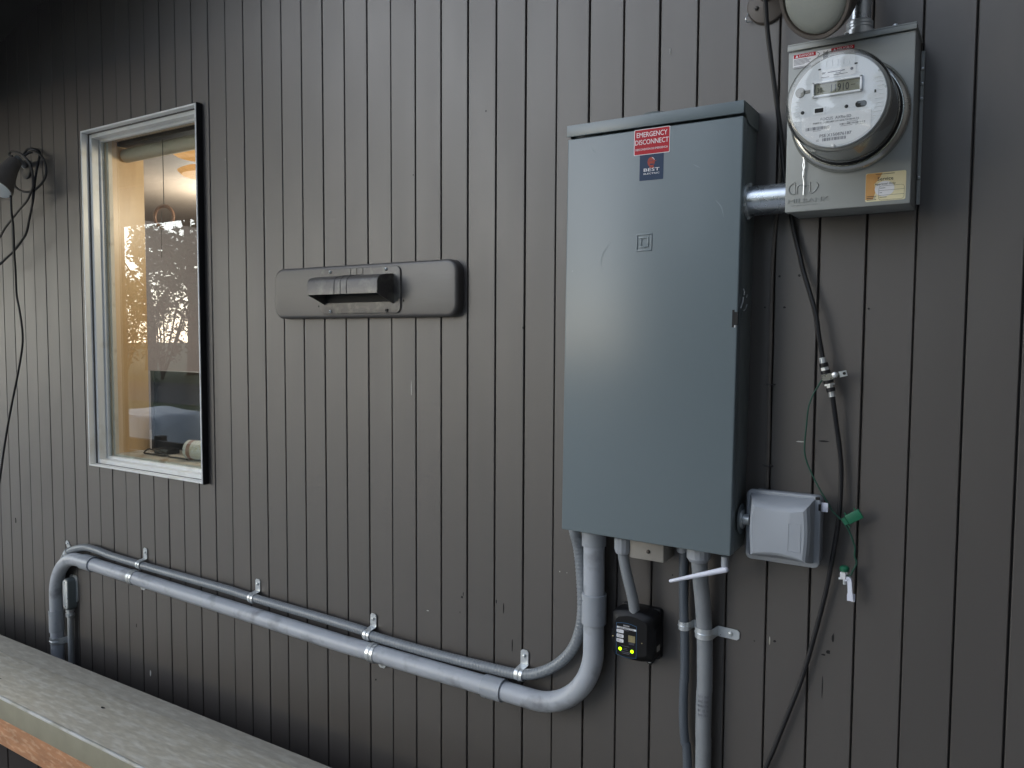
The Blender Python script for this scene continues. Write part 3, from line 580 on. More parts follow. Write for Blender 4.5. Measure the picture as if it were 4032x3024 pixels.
bm = join(textbm('Service', vx0+W*0.30, vz1-H*0.29, W*0.39, H*0.125, CY-0.0005, 0.0001, bold=0.0), textbm('Approval Only', vx0+W*0.23, vz1-H*0.46, W*0.52, H*0.085, CY-0.0005, 0.0001, bold=0.0))
q = new(); rr = rrect(vx0+W*0.34, vx0+W*0.965, vz0+H*0.03, vz0+H*0.52, 0.004, 4); pts = [Vector((x, CY-0.0006, z)) for x, z in rr]; tube(q, pts+[pts[0]], 0.00022, 4, cap=False)
for f in (0.19, 0.36): box(q, vx0+W*0.34, vx0+W*0.965, CY-0.0007, CY-0.0005, vz0+H*f, vz0+H*f+0.0004)
for xa, xb, f, hgt in ((0.25,0.72,0.93,0.0007),(0.36,0.50,0.44,0.0007),(0.36,0.42,0.28,0.0007),(0.36,0.54,0.12,0.0007),(0.04,0.28,0.17,0.001),(0.04,0.26,0.11,0.001),(0.04,0.28,0.05,0.0009)): box(q, vx0+W*xa, vx0+W*xb, CY-0.0007, CY-0.0005, vz0+H*f, vz0+H*f+hgt)
mb.part('print', join(bm, q), 'ink', parent=sv)
# maker's mark pressed into the cover
a, b = at('C1',190,1480,BD), at('C1',485,1440,BD)
bm = textbm('MILBANK', a.x, (a.z+b.z)/2-0.0015, b.x-a.x, 0.0072, CY, 0.0012, bold=0.0)
q = new()
for i in range(7): box(q, a.x+0.006+i*0.0065, a.x+0.006+i*0.0065+0.0050, CY-0.0006, CY+0.0002, (a.z+b.z)/2-0.0068, (a.z+b.z)/2-0.0050)
mb.part('pressed_name', join(bm, q), 'logo', parent=cov)
q = new()
def cp_(x, y): p = at('C1',x,y,BD); return Vector((p.x, CY-0.0002, p.z))
for pth in ([(240,1325),(205,1350),(195,1385),(215,1410),(235,1410)], [(240,1325),(243,1410)], [(255,1410),(258,1355),(290,1345),(300,1405)], [(300,1360),(330,1345),(345,1370),(342,1400)], [(350,1320),(352,1398),(385,1385),(408,1345),(395,1325)]): tube(q, smooth([cp_(*p) for p in pth], 4), 0.0013, 6)
mb.part('pressed_logo', q, 'logo', parent=cov)
# seal wire
bm = new(); tube(bm, smooth([at('C1',*p, BD+0.004) for p in ((300,1140),(305,1160),(298,1200),(305,1240),(300,1290),(304,1340),(300,1415))], 4), 0.0011, 6)
tube(bm, smooth([at('C1',*p, BD+0.005) for p in ((306,1160),(312,1210),(296,1250),(300,1300),(306,1330))], 4), 0.0008, 6)
mb.part('seal_wire', bm, 'zinc'); 

# ================================================================== METER
mc = Vector((-0.2448, 0, CZ+0.3744))
em = Thing('electric_meter', 'round glass covered electricity meter with digital display', 'electric meter', (mc.x,-BD,mc.z))
def lat(prof, seg=64, cap=True):
    bm = new(); lathe(bm, [(r, h) for r, h in prof], mc, (0,-1,0), seg, cap); return bm
em.part('socket_ring', lat([(0.094,BD),(0.094,BD+0.004),(0.090,BD+0.010),(0.086,BD+0.0125),(0.083,BD+0.0125)]), 'steel')
em.part('dark_gasket', lat([(0.0835,BD+0.010),(0.0835,BD+0.017),(0.081,BD+0.018)]), 'dark')
em.part('inner_barrel', lat([(0.0765,BD+0.016),(0.0765,BD+0.090),(0.0755,BD+0.094),(0.070,BD+0.096)]), 'barrel')
FD = BD+0.100
fp = em.part('face_plate', lat([(0.0715,FD-0.004),(0.0715,FD),(0.0705,FD+0.001),(0.0,FD+0.001)]), 'face')
em.part('glass_cover', lat([(0.0815,BD+0.016),(0.0812,BD+0.020),(0.0795,BD+0.100),(0.0785,BD+0.106),(0.0755,BD+0.1105),(0.071,BD+0.112),(0.0,BD+0.112)], cap=False), 'cover', ang=60)
em.part('glass_rim', lat([(0.0797,BD+0.098),(0.0800,BD+0.101),(0.0797,BD+0.104)], cap=False), 'cover', ang=60)
def mp(x, y): p = at('M',x,y,FD+0.001); return p
fy = -FD-0.001
ang_ = 0.0
def mrect(x0_, y0_, x1_, y1_): a, b = mp(x0_, y0_), mp(x1_, y1_); return min(a.x,b.x), max(a.x,b.x), min(a.z,b.z), max(a.z,b.z)
def mbx(bm, x0_, x1_, z0_, z1_, t): box(bm, x0_, x1_, fy-t, fy+0.0003, z0_, z1_)
def mdim(tlp, trp, blp):   # average an upright rectangle from three corners
    a, b, c = mp(*tlp), mp(*trp), mp(*blp); return a.x, b.x, c.z, (a.z+b.z)/2
x0_, x1_, z0_, z1_ = mdim((400,590),(1050,485),(395,795)); z0_ = (z0_+mp(1045,690).z)/2
bz = []
for r_ in ((x0_,x1_,z1_-0.003,z1_),(x0_,x1_,z0_,z0_+0.003),(x0_,x0_+0.003,z0_,z1_),(x1_-0.003,x1_,z0_,z1_)):
    q = new(); mbx(q, *r_, 0.004); bev(q, 0.0005, 1); bz.append(q)
em.part('display_bezel', join(*bz), 'face2', parent=fp)
q = new(); mbx(q, x0_+0.0028, x1_-0.0028, z0_+0.0028, z1_-0.0028, 0.0008); em.part('display', q, 'lcd', parent=fp)
W, H = x1_-x0_, z1_-z0_
q = join(textbm('30', x0_+W*0.10, z0_+H*0.30, W*0.10, H*0.30, fy-0.0008, 0.0001, bold=0.0), textbm('11910', x0_+W*0.38, z0_+H*0.24, W*0.36, H*0.48, fy-0.0008, 0.0001, bold=0.0))
q2 = new(); box(q2, x0_+W*0.78, x0_+W*0.86, fy-0.001, fy-0.0008, z0_+H*0.5, z0_+H*0.54); em.part('display_digits', join(q, q2), 'ink', parent=fp)
# upper white label
x0_, x1_, z0_, z1_ = mdim((485,430),(965,350),(485,540)); z0_ = (z0_+mp(955,465).z)/2
q = new(); mbx(q, x0_, x1_, z0_, z1_, 0.0004); ul = em.part('upper_label', q, 'wht', parent=fp)
W, H = x1_-x0_, z1_-z0_; q = new(); box(q, x0_+W*0.24, x0_+W*0.70, fy-0.0007, fy-0.0004, z0_+H*0.60, z0_+H*0.70)
q2 = new(); lathe(q2, [(0.0022,0),(0.0022,0.0004)], Vector((x0_+W*0.89, fy-0.0004, z0_+H*0.66)), seg=14)
for a_, b__, f in ((0.08,0.18,0.66),(0.45,0.60,0.42),(0.40,0.78,0.24),(0.05,0.28,0.1),(0.08,0.16,0.55)): box(q2, x0_+W*a_, x0_+W*b__, fy-0.0006, fy-0.0004, z0_+H*f, z0_+H*f+0.0008)
em.part('upper_print', join(q, q2), 'greyink', parent=fp)
# lower white label clipped by the rim
a, b = mp(260,1045), mp(1165,920); lx0_, lx1_, lz1_ = a.x, b.x, (a.z+b.z)/2
pts = [(lx0_, lz1_), (lx1_, lz1_)]
Rr = 0.0680
def rimz(x): return mc.z-math.sqrt(max(Rr*Rr-(x-mc.x)**2, 0))
for i in range(17):
    x = lx1_+(lx0_-lx1_)*i/16; pts.append((x, min(rimz(x), lz1_-0.01)))
q = new(); prism(q, pts, fy+0.0003, fy-0.0005); em.part('lower_label', q, 'wht', parent=fp)
W = lx1_-lx0_
def zz(f): return lz1_-f
q = join(textbm('FOCUS  AXRe-SD', lx0_+W*0.28, zz(0.0085), W*0.44, 0.0044, fy-0.0005, 0.0001, bold=0.0),
         textbm('FORM 2S CL200 240V 3W 60Hz TA=30 Kh 7.2', lx0_+W*0.17, zz(0.0130), W*0.66, 0.0026, fy-0.0005, 0.0001, bold=0.0),
         textbm('PSE X150876187', lx0_+W*0.27, zz(0.0348), W*0.46, 0.0048, fy-0.0005, 0.0001, bold=0.0))
em.part('lower_print', q, 'greyink', parent=fp)
q = new()
def bars(q, xa, xb, za, zb, nb, dens=0.55):
    random.seed(int(nb*7)); x = xa; step = (xb-xa)/nb
    for i in range(nb):
        w_ = step*random.choice((0.35,0.55,0.8)); box(q, x, x+w_, fy-0.0006, fy-0.0004, za, zb); x += step
bars(q, lx0_+W*0.06, lx0_+W*0.41, zz(0.0222), zz(0.0172), 34); bars(q, lx0_+W*0.56, lx0_+W*0.92, zz(0.0192), zz(0.0165), 34); bars(q, lx0_+W*0.31, lx0_+W*0.66, zz(0.0412), zz(0.0366), 30)
for a_, b__, f in ((0.66,0.82,0.0152),(0.57,0.74,0.0210),(0.78,0.92,0.0210),(0.17,0.29,0.0240),(0.22,0.26,0.0385),(0.22,0.26,0.0405)): box(q, lx0_+W*a_, lx0_+W*b__, fy-0.0006, fy-0.0004, zz(f), zz(f)+0.0006)
em.part('bar_codes', q, 'greyink', parent=fp)
# face details
for (x, y, w_, h_) in ((490,412,0.0042,0.0020),(965,328,0.0042,0.0020),(1216,690,0.0026,0.0044)):
    p = mp(x, y); q = new(); mbx(q, p.x-w_/2, p.x+w_/2, p.z-h_/2, p.z+h_/2, 0.0006); em.part('slot_hole', q, 'dark', parent=fp)
for x, y in ((265,978),(838,892)):
    p = mp(x, y); q = new(); lathe(q, [(0.0026,-0.001),(0.0028,0.0005),(0.0016,0.0012)], Vector((p.x,fy,p.z)), seg=14); em.part('rivet', q, 'ink', parent=fp)
p = mp(1030,857); q = new(); prism(q, rrect(p.x-0.0082, p.x+0.0082, p.z-0.0048, p.z+0.0048, 0.0046, 5), fy+0.0003, fy-0.0006); em.part('button', q, 'dark', parent=fp)
p = mp(482,950); q = new(); mbx(q, p.x-0.0082, p.x+0.0085, p.z-0.0055, p.z+0.0055, 0.0008); em.part('port_surround', q, 'face2', parent=fp)
q = new(); box(q, p.x-0.0065, p.x+0.0065, fy-0.0011, fy-0.0007, p.z-0.0030, p.z+0.0036); em.part('optical_port', q, 'dark', parent=fp)
p = mp(238,717); q = new(); lathe(q, [(0.0080,-0.001),(0.0078,0.0008),(0,0.0008)], Vector((p.x,fy,p.z)), seg=24); box(q, p.x+0.006, p.x+0.0150, fy-0.0008, fy+0.0003, p.z-0.0028, p.z+0.0022); em.part('magnet_disc', q, 'barrel', parent=fp)
q = new()
for i in range(8):
    p = mp(180, 840+i*44); mbx(q, mp(120+i*6,0).x if False else p.x-0.0055, p.x+0.0055, p.z-0.0003, p.z+0.0003, 0.0006)
em.part('moulded_ribs', q, 'face2', parent=fp); q = new()
for i in range(10):
    p = mp(1270-max(0,i-6)*12, 500+i*56); mbx(q, p.x-0.006, p.x+0.006, p.z-0.0003, p.z+0.0003, 0.0006)
em.part('moulded_ribs', q, 'face2', parent=fp); q = new()
for i in range(7):
    p = mp(500+i*75, 345-i*11); mbx(q, p.x-0.0003, p.x+0.0003, p.z-0.005, p.z+0.005, 0.0006)
em.part('moulded_ribs', q, 'face2', parent=fp)
for x, y in ((668,1410),(160,620),(1270,415),(160,1325),(1357,630)):
    p = at('M',x,y,BD+0.108); q = new(); bmesh.ops.create_uvsphere(q, u_segments=10, v_segments=6, radius=0.0034 if x == 668 else 0.002, matrix=Matrix.Translation(p)); em.part('cover_stud', q, 'wht' if x == 668 else 'cover')

# mast conduit above the box
mast = Thing('service_conduit', 'vertical galvanised conduit rising from the top of the meter box', 'conduit', (-0.2135,-0.056,BZ1+0.004))
MX = (at('T',1740,200,0.056).x+at('T',1995,200,0.056).x)/2; MY = -0.056
bm = new(); tube(bm, [(MX,MY,BZ1+0.034),(MX,MY,3.35)], 0.0178, 28); mast.part('tube', bm, 'emt')
bm = new(); lathe(bm, [(0.0235,0.005),(0.0245,0.007),(0.0245,0.016),(0.020,0.017),(0.020,0.021),(0.0215,0.022),(0.0215,0.0255),(0.020,0.026),(0.0215,0.027),(0.0215,0.031),(0.019,0.034)], (MX,MY,BZ1), (0,0,1), 28); mast.part('fitting', bm, 'zinc', ang=25)

# ================================================================== OUTLET BOX
ob_ = Thing('outlet_box', 'pale grey weatherproof outlet box with bulging cover beside the panel bottom', 'outlet box', (-0.352,0,CZ-0.36))
ox0, ox1, oz0, oz1 = -0.4190, -0.2835, CZ-0.4235, CZ-0.2885
ob_.part('base', rounded_slab(ox0+0.006, ox1-0.002, oz0+0.004, oz1-0.004, 0.010, 0.0, -0.030, 0.003, 5, 3), 'outlet')
lid = ob_.part('lid_flange', rounded_slab(ox0, ox1, oz0, oz1, 0.011, -0.0305, -0.038, 0.003, 6, 3), 'outlet')
def outline(x0, x1, z0, z1, y, bt, bb_, bl, br_, n=10):
    pts = []
    for i in range(n): t_ = i/n; pts.append((x0+(x1-x0)*t_-0*bl, y, z1-bt*math.sin(math.pi*t_)))
    for i in range(n): t_ = i/n; pts.append((x1+br_*math.sin(math.pi*t_), y, z1+(z0-z1)*t_))
    for i in range(n): t_ = i/n; pts.append((x1+(x0-x1)*t_, y, z0+bb_*math.sin(math.pi*t_)))
    for i in range(n): t_ = i/n; pts.append((x0-bl*math.sin(math.pi*t_), y, z0+(z1-z0)*t_))
    return pts
ia, ib, ic, id_ = at('C3',1195,112,0.078), at('C3',1505,162,0.078), at('C3',1510,466,0.078), at('C3',1188,427,0.078)
qx0, qx1, qz0, qz1 = (ia.x+id_.x)/2, (ib.x+ic.x)/2, (ic.z+id_.z)/2, (ia.z+ib.z)/2
bm = new(); loft(bm, [outline(ox0+0.008, ox1-0.010, oz0+0.010, oz1-0.006, -0.0375, 0,0,0,0), outline(ox0+0.009, ox1-0.011, oz0+0.011, oz1-0.007, -0.044, 0.000,0.000,0,0),
    outline(qx0-0.001, qx1+0.004, qz0-0.001, qz1+0.006, -0.070, 0.005,0.005,0.003,0.003), outline(qx0, qx1, qz0+0.001, qz1+0.001, -0.077, 0.006,0.006,0.003,0.003), outline(qx0+0.005, qx1-0.005, qz0+0.006, qz1-0.005, -0.080, 0.006,0.006,0.003,0.003)])
ob_.part('bulged_cover', bm, 'outlet', ang=28)
q = new(); t_ = rrect(qx1-0.030, qx1-0.008, qz0+0.018, qz0+0.070, 0.001, 2); q = new(); pts = [Vector((x, -0.0803, z)) for x, z in t_]; tube(q, pts+[pts[0]], 0.0005, 4, cap=False); ob_.part('moulded_square', q, 'outlet')
a = at('C3',1578,92,0.040); ob_.part('latch_mark', bbox(a.x-0.004,a.x+0.004,-0.0395,-0.0375,a.z-0.003,a.z+0.002,0.0004,1), 'dark')
a = at('C3',1589,146,0.040); ob_.part('latch_mark', bbox(a.x-0.002,a.x+0.0022,-0.0395,-0.0375,a.z-0.006,a.z+0.006,0.0004,1), 'dark')
a = at('C3',1622,143,0.030); ob_.part('lock_tab', bbox(a.x-0.006,a.x+0.0055,-0.034,-0.0310,a.z-0.0085,a.z+0.0085,0.0006,1), 'white')
hz = at('C3',1140,215,0.045).z
bm = new(); tube(bm, [(-0.4255,-0.040,hz),(ox0+0.008,-0.040,hz)], 0.0105, 20); ob_.part('hub', bm, 'zinc')
bm = new(); lathe(bm, [(0.014,0),(0.0185,0.0005),(0.0185,0.004),(0.014,0.0045)], (-0.4262,-0.040,hz), (1,0,0), 12); ob_.part('locknut', bm, 'zinc', ang=20)
bm = new(); lathe(bm, [(0.029,0),(0.029,0.001),(0.022,0.0015)], (-0.4272,-0.040,hz), (1,0,0), 24); ob_.part('washer', bm, 'panel_dk')

# ================================================================== STRAPS
def strap(th, c, axis, ear, r, wd=0.019, ear_len=0.030, h=None, two=False, hook=0.012):
    """one-hole conduit strap: c = conduit centre, axis along the conduit, ear = in-wall direction of the screw ear"""
    c = Vector(c); axis = Vector(axis).normalized(); ear = Vector(ear); ear = (ear-axis*ear.dot(axis)); ear.y = 0; ear.normalize(); nn = Vector((0,-1,0)); dist = -c.y
    R = r+0.0008; sec = []
    for i in range(15):
        a = math.radians(205-205*i/14); sec.append(c+ear*R*math.cos(a)+nn*R*math.sin(a))
    base = c-nn*0; base = c+ear*(R+0.0012); wallp = Vector((base.x,0,base.z))
    sec.append(Vector((0,-0.006,0))+wallp+ear*0.0005); sec.append(wallp+Vector((0,-0.0022,0))+ear*0.003); earp = wallp+ear*ear_len
    sec.append(earp+Vector((0,-0.0022,0))-ear*0.005)
    if abs(dist) > r+0.02: pass
    bm = new(); t = 0.0013; n = len(sec); rows = []
    for i, p in enumerate(sec):
        tg = (sec[min(i+1,n-1)]-sec[max(i-1,0)]).normalized(); o = tg.cross(axis).normalized()
        if o.dot(p-c) < 0 and i < 15: o = -o
        if i >= 15: o = o if o.y < 0 else -o
        rows.append((p, p+o*t))
    wf = [wd/2]*n
    fs = []
    L_ = [[bm.verts.new(a+axis*wf[i]) for a in (rows[i][0], rows[i][1])] for i in range(n)]; R_ = [[bm.verts.new(a-axis*wf[i]) for a in (rows[i][0], rows[i][1])] for i in range(n)]
    tip = [bm.verts.new(a+ear*0.005+axis*s_*wd*0.30) for s_ in (1,-1) for a in rows[-1]]
    for i in range(n-1):
        fs += [bm.faces.new((L_[i][0],L_[i+1][0],R_[i+1][0],R_[i][0])), bm.faces.new((L_[i][1],R_[i][1],R_[i+1][1],L_[i+1][1])), bm.faces.new((L_[i][0],L_[i][1],L_[i+1][1],L_[i+1][0])), bm.faces.new((R_[i][0],R_[i+1][0],R_[i+1][1],R_[i][1]))]
    i = n-1; fs += [bm.faces.new((L_[i][0],tip[0],tip[2],R_[i][0])), bm.faces.new((L_[i][1],R_[i][1],tip[3],tip[1])), bm.faces.new((L_[i][0],L_[i][1],tip[1],tip[0])), bm.faces.new((R_[i][0],tip[2],tip[3],R_[i][1])), bm.faces.new((tip[0],tip[1],tip[3],tip[2])), bm.faces.new((L_[0][0],R_[0][0],R_[0][1],L_[0][1]))]
    bmesh.ops.recalc_face_normals(bm, faces=fs)
    tube(bm, [p[1]+(p[1]-p[0])*0.2 for p in rows[1:14]], 0.0014, 6)
    s = th.part('strap', bm, 'zinc', ang=40)
    th.part('screw', screw(wallp+ear*(ear_len*0.62)+Vector((0,-0.0036,0)), 0.0046), 'zinc', parent=s)
    return s

# ================================================================== PVC CONDUIT
PR, PH = 0.0228, 0.033
Zh = CZ-0.8290; Zl = CZ-0.806; XV = -0.7437; XVl = -2.9575
pv = Thing('pvc_conduit', 'thick grey PVC conduit running from the panel along the wall and down at the left', 'conduit', (-1.9,-PH,CZ-0.82))
def zr(x): return Zl+(Zh-Zl)*min(1,max(0,(x+2.75)/1.25))
RB = 0.150
seg1 = [(XV,-PH-0.004,CZ-0.40),(XV,-PH,Zh+RB+0.04)]
elbow1 = [(XV,-PH,Zh+RB+0.04)]+[(XV-RB+RB*math.cos(a), -PH, Zh+RB-RB*math.sin(a)) for a in [math.radians(90*i/14) for i in range(15)]]+[(-0.985,-PH,Zh)]
run = [(-0.985,-PH,Zh)]+[(x,-PH,zr(x)) for x in (-1.25,-1.5,-1.8,-2.1,-2.4,-2.735)]
RB2 = 0.155
elbow2 = [(-2.735,-PH,Zl)]+[(XVl+RB2-RB2*math.sin(a), -PH, Zl-RB2+RB2*math.cos(a)) for a in [math.radians(90*i/14) for i in range(15)]]+[(XVl,-PH,Zl-RB2-0.10)]
down = [(XVl,-PH,Zl-RB2-0.10),(XVl,-PH,0.12)]
for nm, pth in (('riser', seg1), ('elbow', elbow1), ('straight_run', run), ('elbow', elbow2), ('drop', down)):
    bm = new(); tube(bm, pth, PR, 28); pv.part(nm, bm, 'pvc')
def coupling(p, q, r=0.0268):
    p, q = Vector(p), Vector(q); d = (q-p).length; bm = new()
    lathe(bm, [(PR+0.0002,0.001),(r-0.001,0),(r,0.001),(r,d-0.001),(r-0.001,d),(PR+0.0002,d-0.001)], p, (q-p).normalized(), 32); pv.part('coupling', bm, 'pvc2')
coupling((XV,-PH,CZ-0.620),(XV,-PH,CZ-0.553)); coupling((-1.030,-PH,Zh),(-0.975,-PH,Zh)); coupling((-2.765,-PH,Zl),(-2.700,-PH,Zl)); coupling((XVl,-PH,CZ-1.100),(XVl,-PH,CZ-1.020), 0.0262)
bm = new(); lathe(bm, [(0.0262,0),(0.0262,0.03),(0.0285,0.032),(0.0285,0.045)], (XV,-PH-0.004,CZ-0.447), (0,0,1), 28); pv.part('terminal_adapter', bm, 'pvc2')
strap(pv, (at('B',155,680,PH).x,-PH,zr(-1.39)), (1,0,0), (0,0,-1), PR, 0.024, 0.026); strap(pv, (at('C7',835,425,PH).x,-PH,zr(-2.46)), (1,0,0), (0,0,-1), PR, 0.026, 0.026)
strap(pv, (XVl,-PH,at('C7',345,815,PH).z), (0,0,1), (1,0,0), PR, 0.024, 0.03)

# ================================================================== RIBBED FLEX CONDUIT
def ribtube(pts, r, pitch, depth, seg=16, per=4):
    P = resample(smooth(pts, 10), pitch/per); bm = new()
    tube(bm, P, r, seg, rf=lambda i, r: r-(depth if i % per == 0 else 0)); return bm
FH = 0.020
fx = Thing('flexible_conduit', 'dark grey ribbed flexible conduit curving above the thick PVC pipe', 'conduit', (-1.9,-FH,CZ-0.77))
fpts = [Vector((-2.96,-0.015,CZ-0.93)), Vector((-2.955,-0.014,CZ-0.87))]+[at('C7',*p,0.014 if p[0] < 500 else FH) for p in ((405,300),(430,270),(520,245),(600,262),(700,300),(870,352),(1000,390),(1400,503),(1580,560),(2212,748))]+[at('B',*p,FH) for p in ((110,525),(600,670),(1200,822),(1365,852),(1500,845),(1650,785),(1780,670),(1855,510),(1885,300),(1872,0))]+[at('C3',190,380,FH+0.006), at('C3',168,290,FH+0.02), at('C3',164,255,FH+0.02)]
fx.part('jacket', ribtube(fpts, 0.0125, 0.0088, 0.0011, 18, 4), 'flex', ang=60)
for c_, x, y, ex in (('C7',875,352,0.30),('C7',1575,560,0.30),('B',110,525,0.35),('B',1367,852,0.2)):
    p = at(c_, x, y, FH); strap(fx, p, (1,0,-0.02), (ex*0.25,0,1), 0.0128, 0.021, 0.038)
p = at('C7',424,278,0.014); strap(fx, p, (0.75,0,0.65), (-0.35,0,0.8), 0.0128, 0.020, 0.034)

# ================================================================== CONDUITS BELOW THE PANEL
f2 = Thing('flexible_conduit', 'short flexible conduit dropping from the panel to the black surge protector', 'conduit', at('S',225,150,0.055))
sp_ = [at('S',*p,h) for p, h in (((222,60),0.055),((224,240),0.055),((262,450),0.055),((310,650),0.052),((345,800),0.047),((366,945),0.043),((372,1000),0.042))]
f2.part('jacket', ribtube(sp_, 0.0113, 0.006, 0.0003, 16), 'flexbig', ang=60)
p = at('S',220,235,0.055); bm = new(); lathe(bm, [(0.0135,-0.001),(0.0165,0.004),(0.0178,0.008),(0.0178,0.030),(0.016,0.034)], p, (0,0,1), 12); f2.part('gland_nut', bm, 'pvc2', ang=20)
f3 = Thing('flexible_conduit', 'thin dark flexible conduit hanging down left of the wider ribbed one', 'conduit', at('F',235,350,0.022))
d3 = [at('F',*p,0.022) for p in ((238,270),(232,600),(236,900),(243,1100),(246,1400),(243,1600))]+[at('C3',*p,0.022) for p in ((802,1150),(798,1350),(806,1500),(822,1659))]; d3.append(Vector((d3[-1].x+0.012,-0.022,0.3)))
f3.part('jacket', ribtube(d3, 0.0092, 0.006, 0.0002, 14), 'flexdark', ang=60)
p = at('F',222,318,0.022); bm = new(); lathe(bm, [(0.0098,0),(0.0118,0.003),(0.0118,0.014)], p, (0,0,1), 20); f3.part('connector', bm, 'pvc2')
p = at('F',240,1050,0.022); strap(f3, p, (0,0,1), (1,0,0), 0.0094, 0.017, 0.036)
f4 = Thing('flexible_conduit', 'wide light grey ribbed conduit hanging from the panel with printed markings', 'conduit', at('F',395,400,0.04))
d4 = [at('F',*p,h) for p, h in (((382,300),0.048),((390,400),0.046),((405,600),0.040),((425,800),0.034),((438,1000),0.028),((445,1150),0.026),((448,1400),0.026),((447,1659),0.026))]+[at('C3',*p,0.026) for p in ((918,1250),(914,1450),(912,1659))]; d4.append(Vector((d4[-1].x-0.004,-0.026,0.25)))
f4.part('jacket', ribtube(d4, 0.0158, 0.0095, 0.00035, 22, 4), 'flexbig', ang=60)
p = at('F',385,400,0.048); bm = new(); lathe(bm, [(0.018,-0.002),(0.0215,0.003),(0.0235,0.006),(0.0235,0.024),(0.021,0.028)], p, (0,0,1), 16); f4.part('gland_nut', bm, 'pvc2', ang=20)
p = at('F',442,1120,0.026); strap(f4, p, (0.02,0,1), (1,0,0), 0.0162, 0.021, 0.046)
tb = []
cxx = at('C3',914,1280,0.026)
for i, s_ in enumerate(('111 NI','SHC 088','NON NTM','IN  05 N','290 J52')):
    z_ = at('C3',914,1225+i*27,0.026).z; tb.append(textbm(s_, -0.012, z_-0.003, 0.022, 0.0048, 0, 0))
bm = join(*tb)
for v in bm.verts:
    a = v.co.x/0.0165+0.25; rr_ = 0.0161-v.co.y; v.co.x = cxx.x+0.0012+math.sin(a)*rr_; v.co.y = -0.026-math.cos(a)*rr_
f4.part('printed_marking', bm, 'greyink')

# beige junction box, antenna
jb = Thing('junction_block', 'beige rectangular block with one screw under the panel', 'junction box', (-0.612,0,CZ-0.43))
jb.part('housing', bbox(-0.650, -0.5765, -0.060, 0.0, CZ-0.4535, CZ-0.4105, 0.002, 2), 'beige')
jb.part('screw', screw(at('S',530,222,0.060), 0.0042), 'lampshell')
an = Thing('antenna', 'short white tapered antenna sticking out sideways under the panel', 'antenna', at('F',650,470,0.075))
bm = new(); a = at('F',648,360,0.075); b = at('F',648,462,0.075); tube(bm, [a, (a+b)/2, b], 0.0068, 14); an.part('stub', bm, 'pvc2')
bm = new(); a = at('F',666,490,0.078); b = at('F',100,607,0.085); P = [a.lerp(b, i/10) for i in range(11)]
tube(bm, [a+(a-b).normalized()*0.003]+P+[b+(b-a).normalized()*0.002], 0.006, 14, rf=lambda i, r: 0.0035 if i == 0 else (0.0022 if i == 12 else 0.0062-0.00027*i)); an.part('whip', bm, 'white')

# ================================================================== SURGE PROTECTOR
sg = Thing('surge_protector', 'small black surge protector with two glowing green lights', 'surge protector', (-0.64,0,CZ-0.62))
SD = 0.058
gx0, gx1, gz0, gz1 = -0.6925, -0.5985, CZ-0.6745, CZ-0.5660
sg.part('back_plate', rounded_slab(gx0+0.004, gx1+0.001, gz0-0.002, gz1-0.002, 0.008, 0.0, -0.012, 0.002, 4, 2), 'black')
bm = new()
def arch(ins, y, bulge=0.006):
    pts = []; x0, x1, z0, z1 = gx0+ins, gx1-ins, gz0+ins, gz1-ins; n = 8
    for i in range(n+1): t_ = i/n; pts.append((x0+0.006+(x1-x0-0.012)*t_, y, z1-0.006+bulge*math.sin(math.pi*t_)))
    pts += [(x1, y, z1-0.012), (x1, y, z1-0.03), (x1+0.003 if ins < 0.003 else x1, y, z1-0.035), (x1+0.003 if ins < 0.003 else x1, y, z0+0.03), (x1, y, z0+0.025), (x1, y, z0+0.010)]
    for i in range(n+1): t_ = i/n; pts.append((x1-0.006-(x1-x0-0.012)*t_, y, z0+0.005-bulge*0.8*math.sin(math.pi*t_)))
    pts += [(x0, y, z0+0.010), (x0, y, z0+0.03), (x0-0.003 if ins < 0.003 else x0, y, z0+0.034), (x0-0.003 if ins < 0.003 else x0, y, z0+0.055), (x0, y, z0+0.06), (x0, y, z1-0.012)]
    return pts
loft(bm, [arch(0, -0.012), arch(0, -0.046), arch(0.003, -0.052), arch(0.010, -SD+0.002), arch(0.012, -SD)]); sg.part('housing', bm, 'black')
def sp3(x, y): return at('S',x,y,SD)
c1, c2, c3, c4 = sp3(150,1075), sp3(395,1135), sp3(380,1515), sp3(135,1450)
gx0l, gx1l, gz0l, gz1l = (c1.x+c4.x)/2, (c2.x+c3.x)/2, (c3.z+c4.z)/2, (c1.z+c2.z)/2
def lab(ins, y0, y1):
    bm = new(); x0, x1, z0, z1 = gx0l+ins, gx1l-ins, gz0l+ins, gz1l-ins; pts = [(x0,z1)]
    for i in range(1,8): t_ = i/8; pts.append((x0+(x1-x0)*t_, z1+0.0030*math.sin(math.pi*t_)))
    pts += [(x1,z1),(x1,z0)]
    for i in range(1,8): t_ = i/8; pts.append((x1-(x1-x0)*t_, z0-0.0030*math.sin(math.pi*t_)))
    pts.append((x0,z0)); prism(bm, pts, y0, y1); return bm
lb = sg.part('label_border', lab(0, -SD+0.0003, -SD-0.0003), 'blue'); sg.part('label_field', lab(0.0007, -SD-0.0002, -SD-0.0005), 'black', parent=lb)
W, H = gx1l-gx0l, gz1l-gz0l; LY = -SD-0.0005
sg.part('brand_print', textbm('EATON', gx0l+W*0.36, gz1l-H*0.07, W*0.28, H*0.05, LY, 0.0001, bold=0.0), 'wht', parent=lb)
q = new(); box(q, gx0l+W*0.03, gx0l+W*0.98, LY-0.0001, LY+0.0001, gz1l-H*0.155, gz1l-H*0.10); sg.part('white_band', q, 'wht', parent=lb)
sg.part('band_print', textbm('SURGE PROTECTION', gx0l+W*0.12, gz1l-H*0.147, W*0.74, H*0.036, LY-0.0001, 0.0001, bold=0.0), 'ink', parent=lb)
q = new()
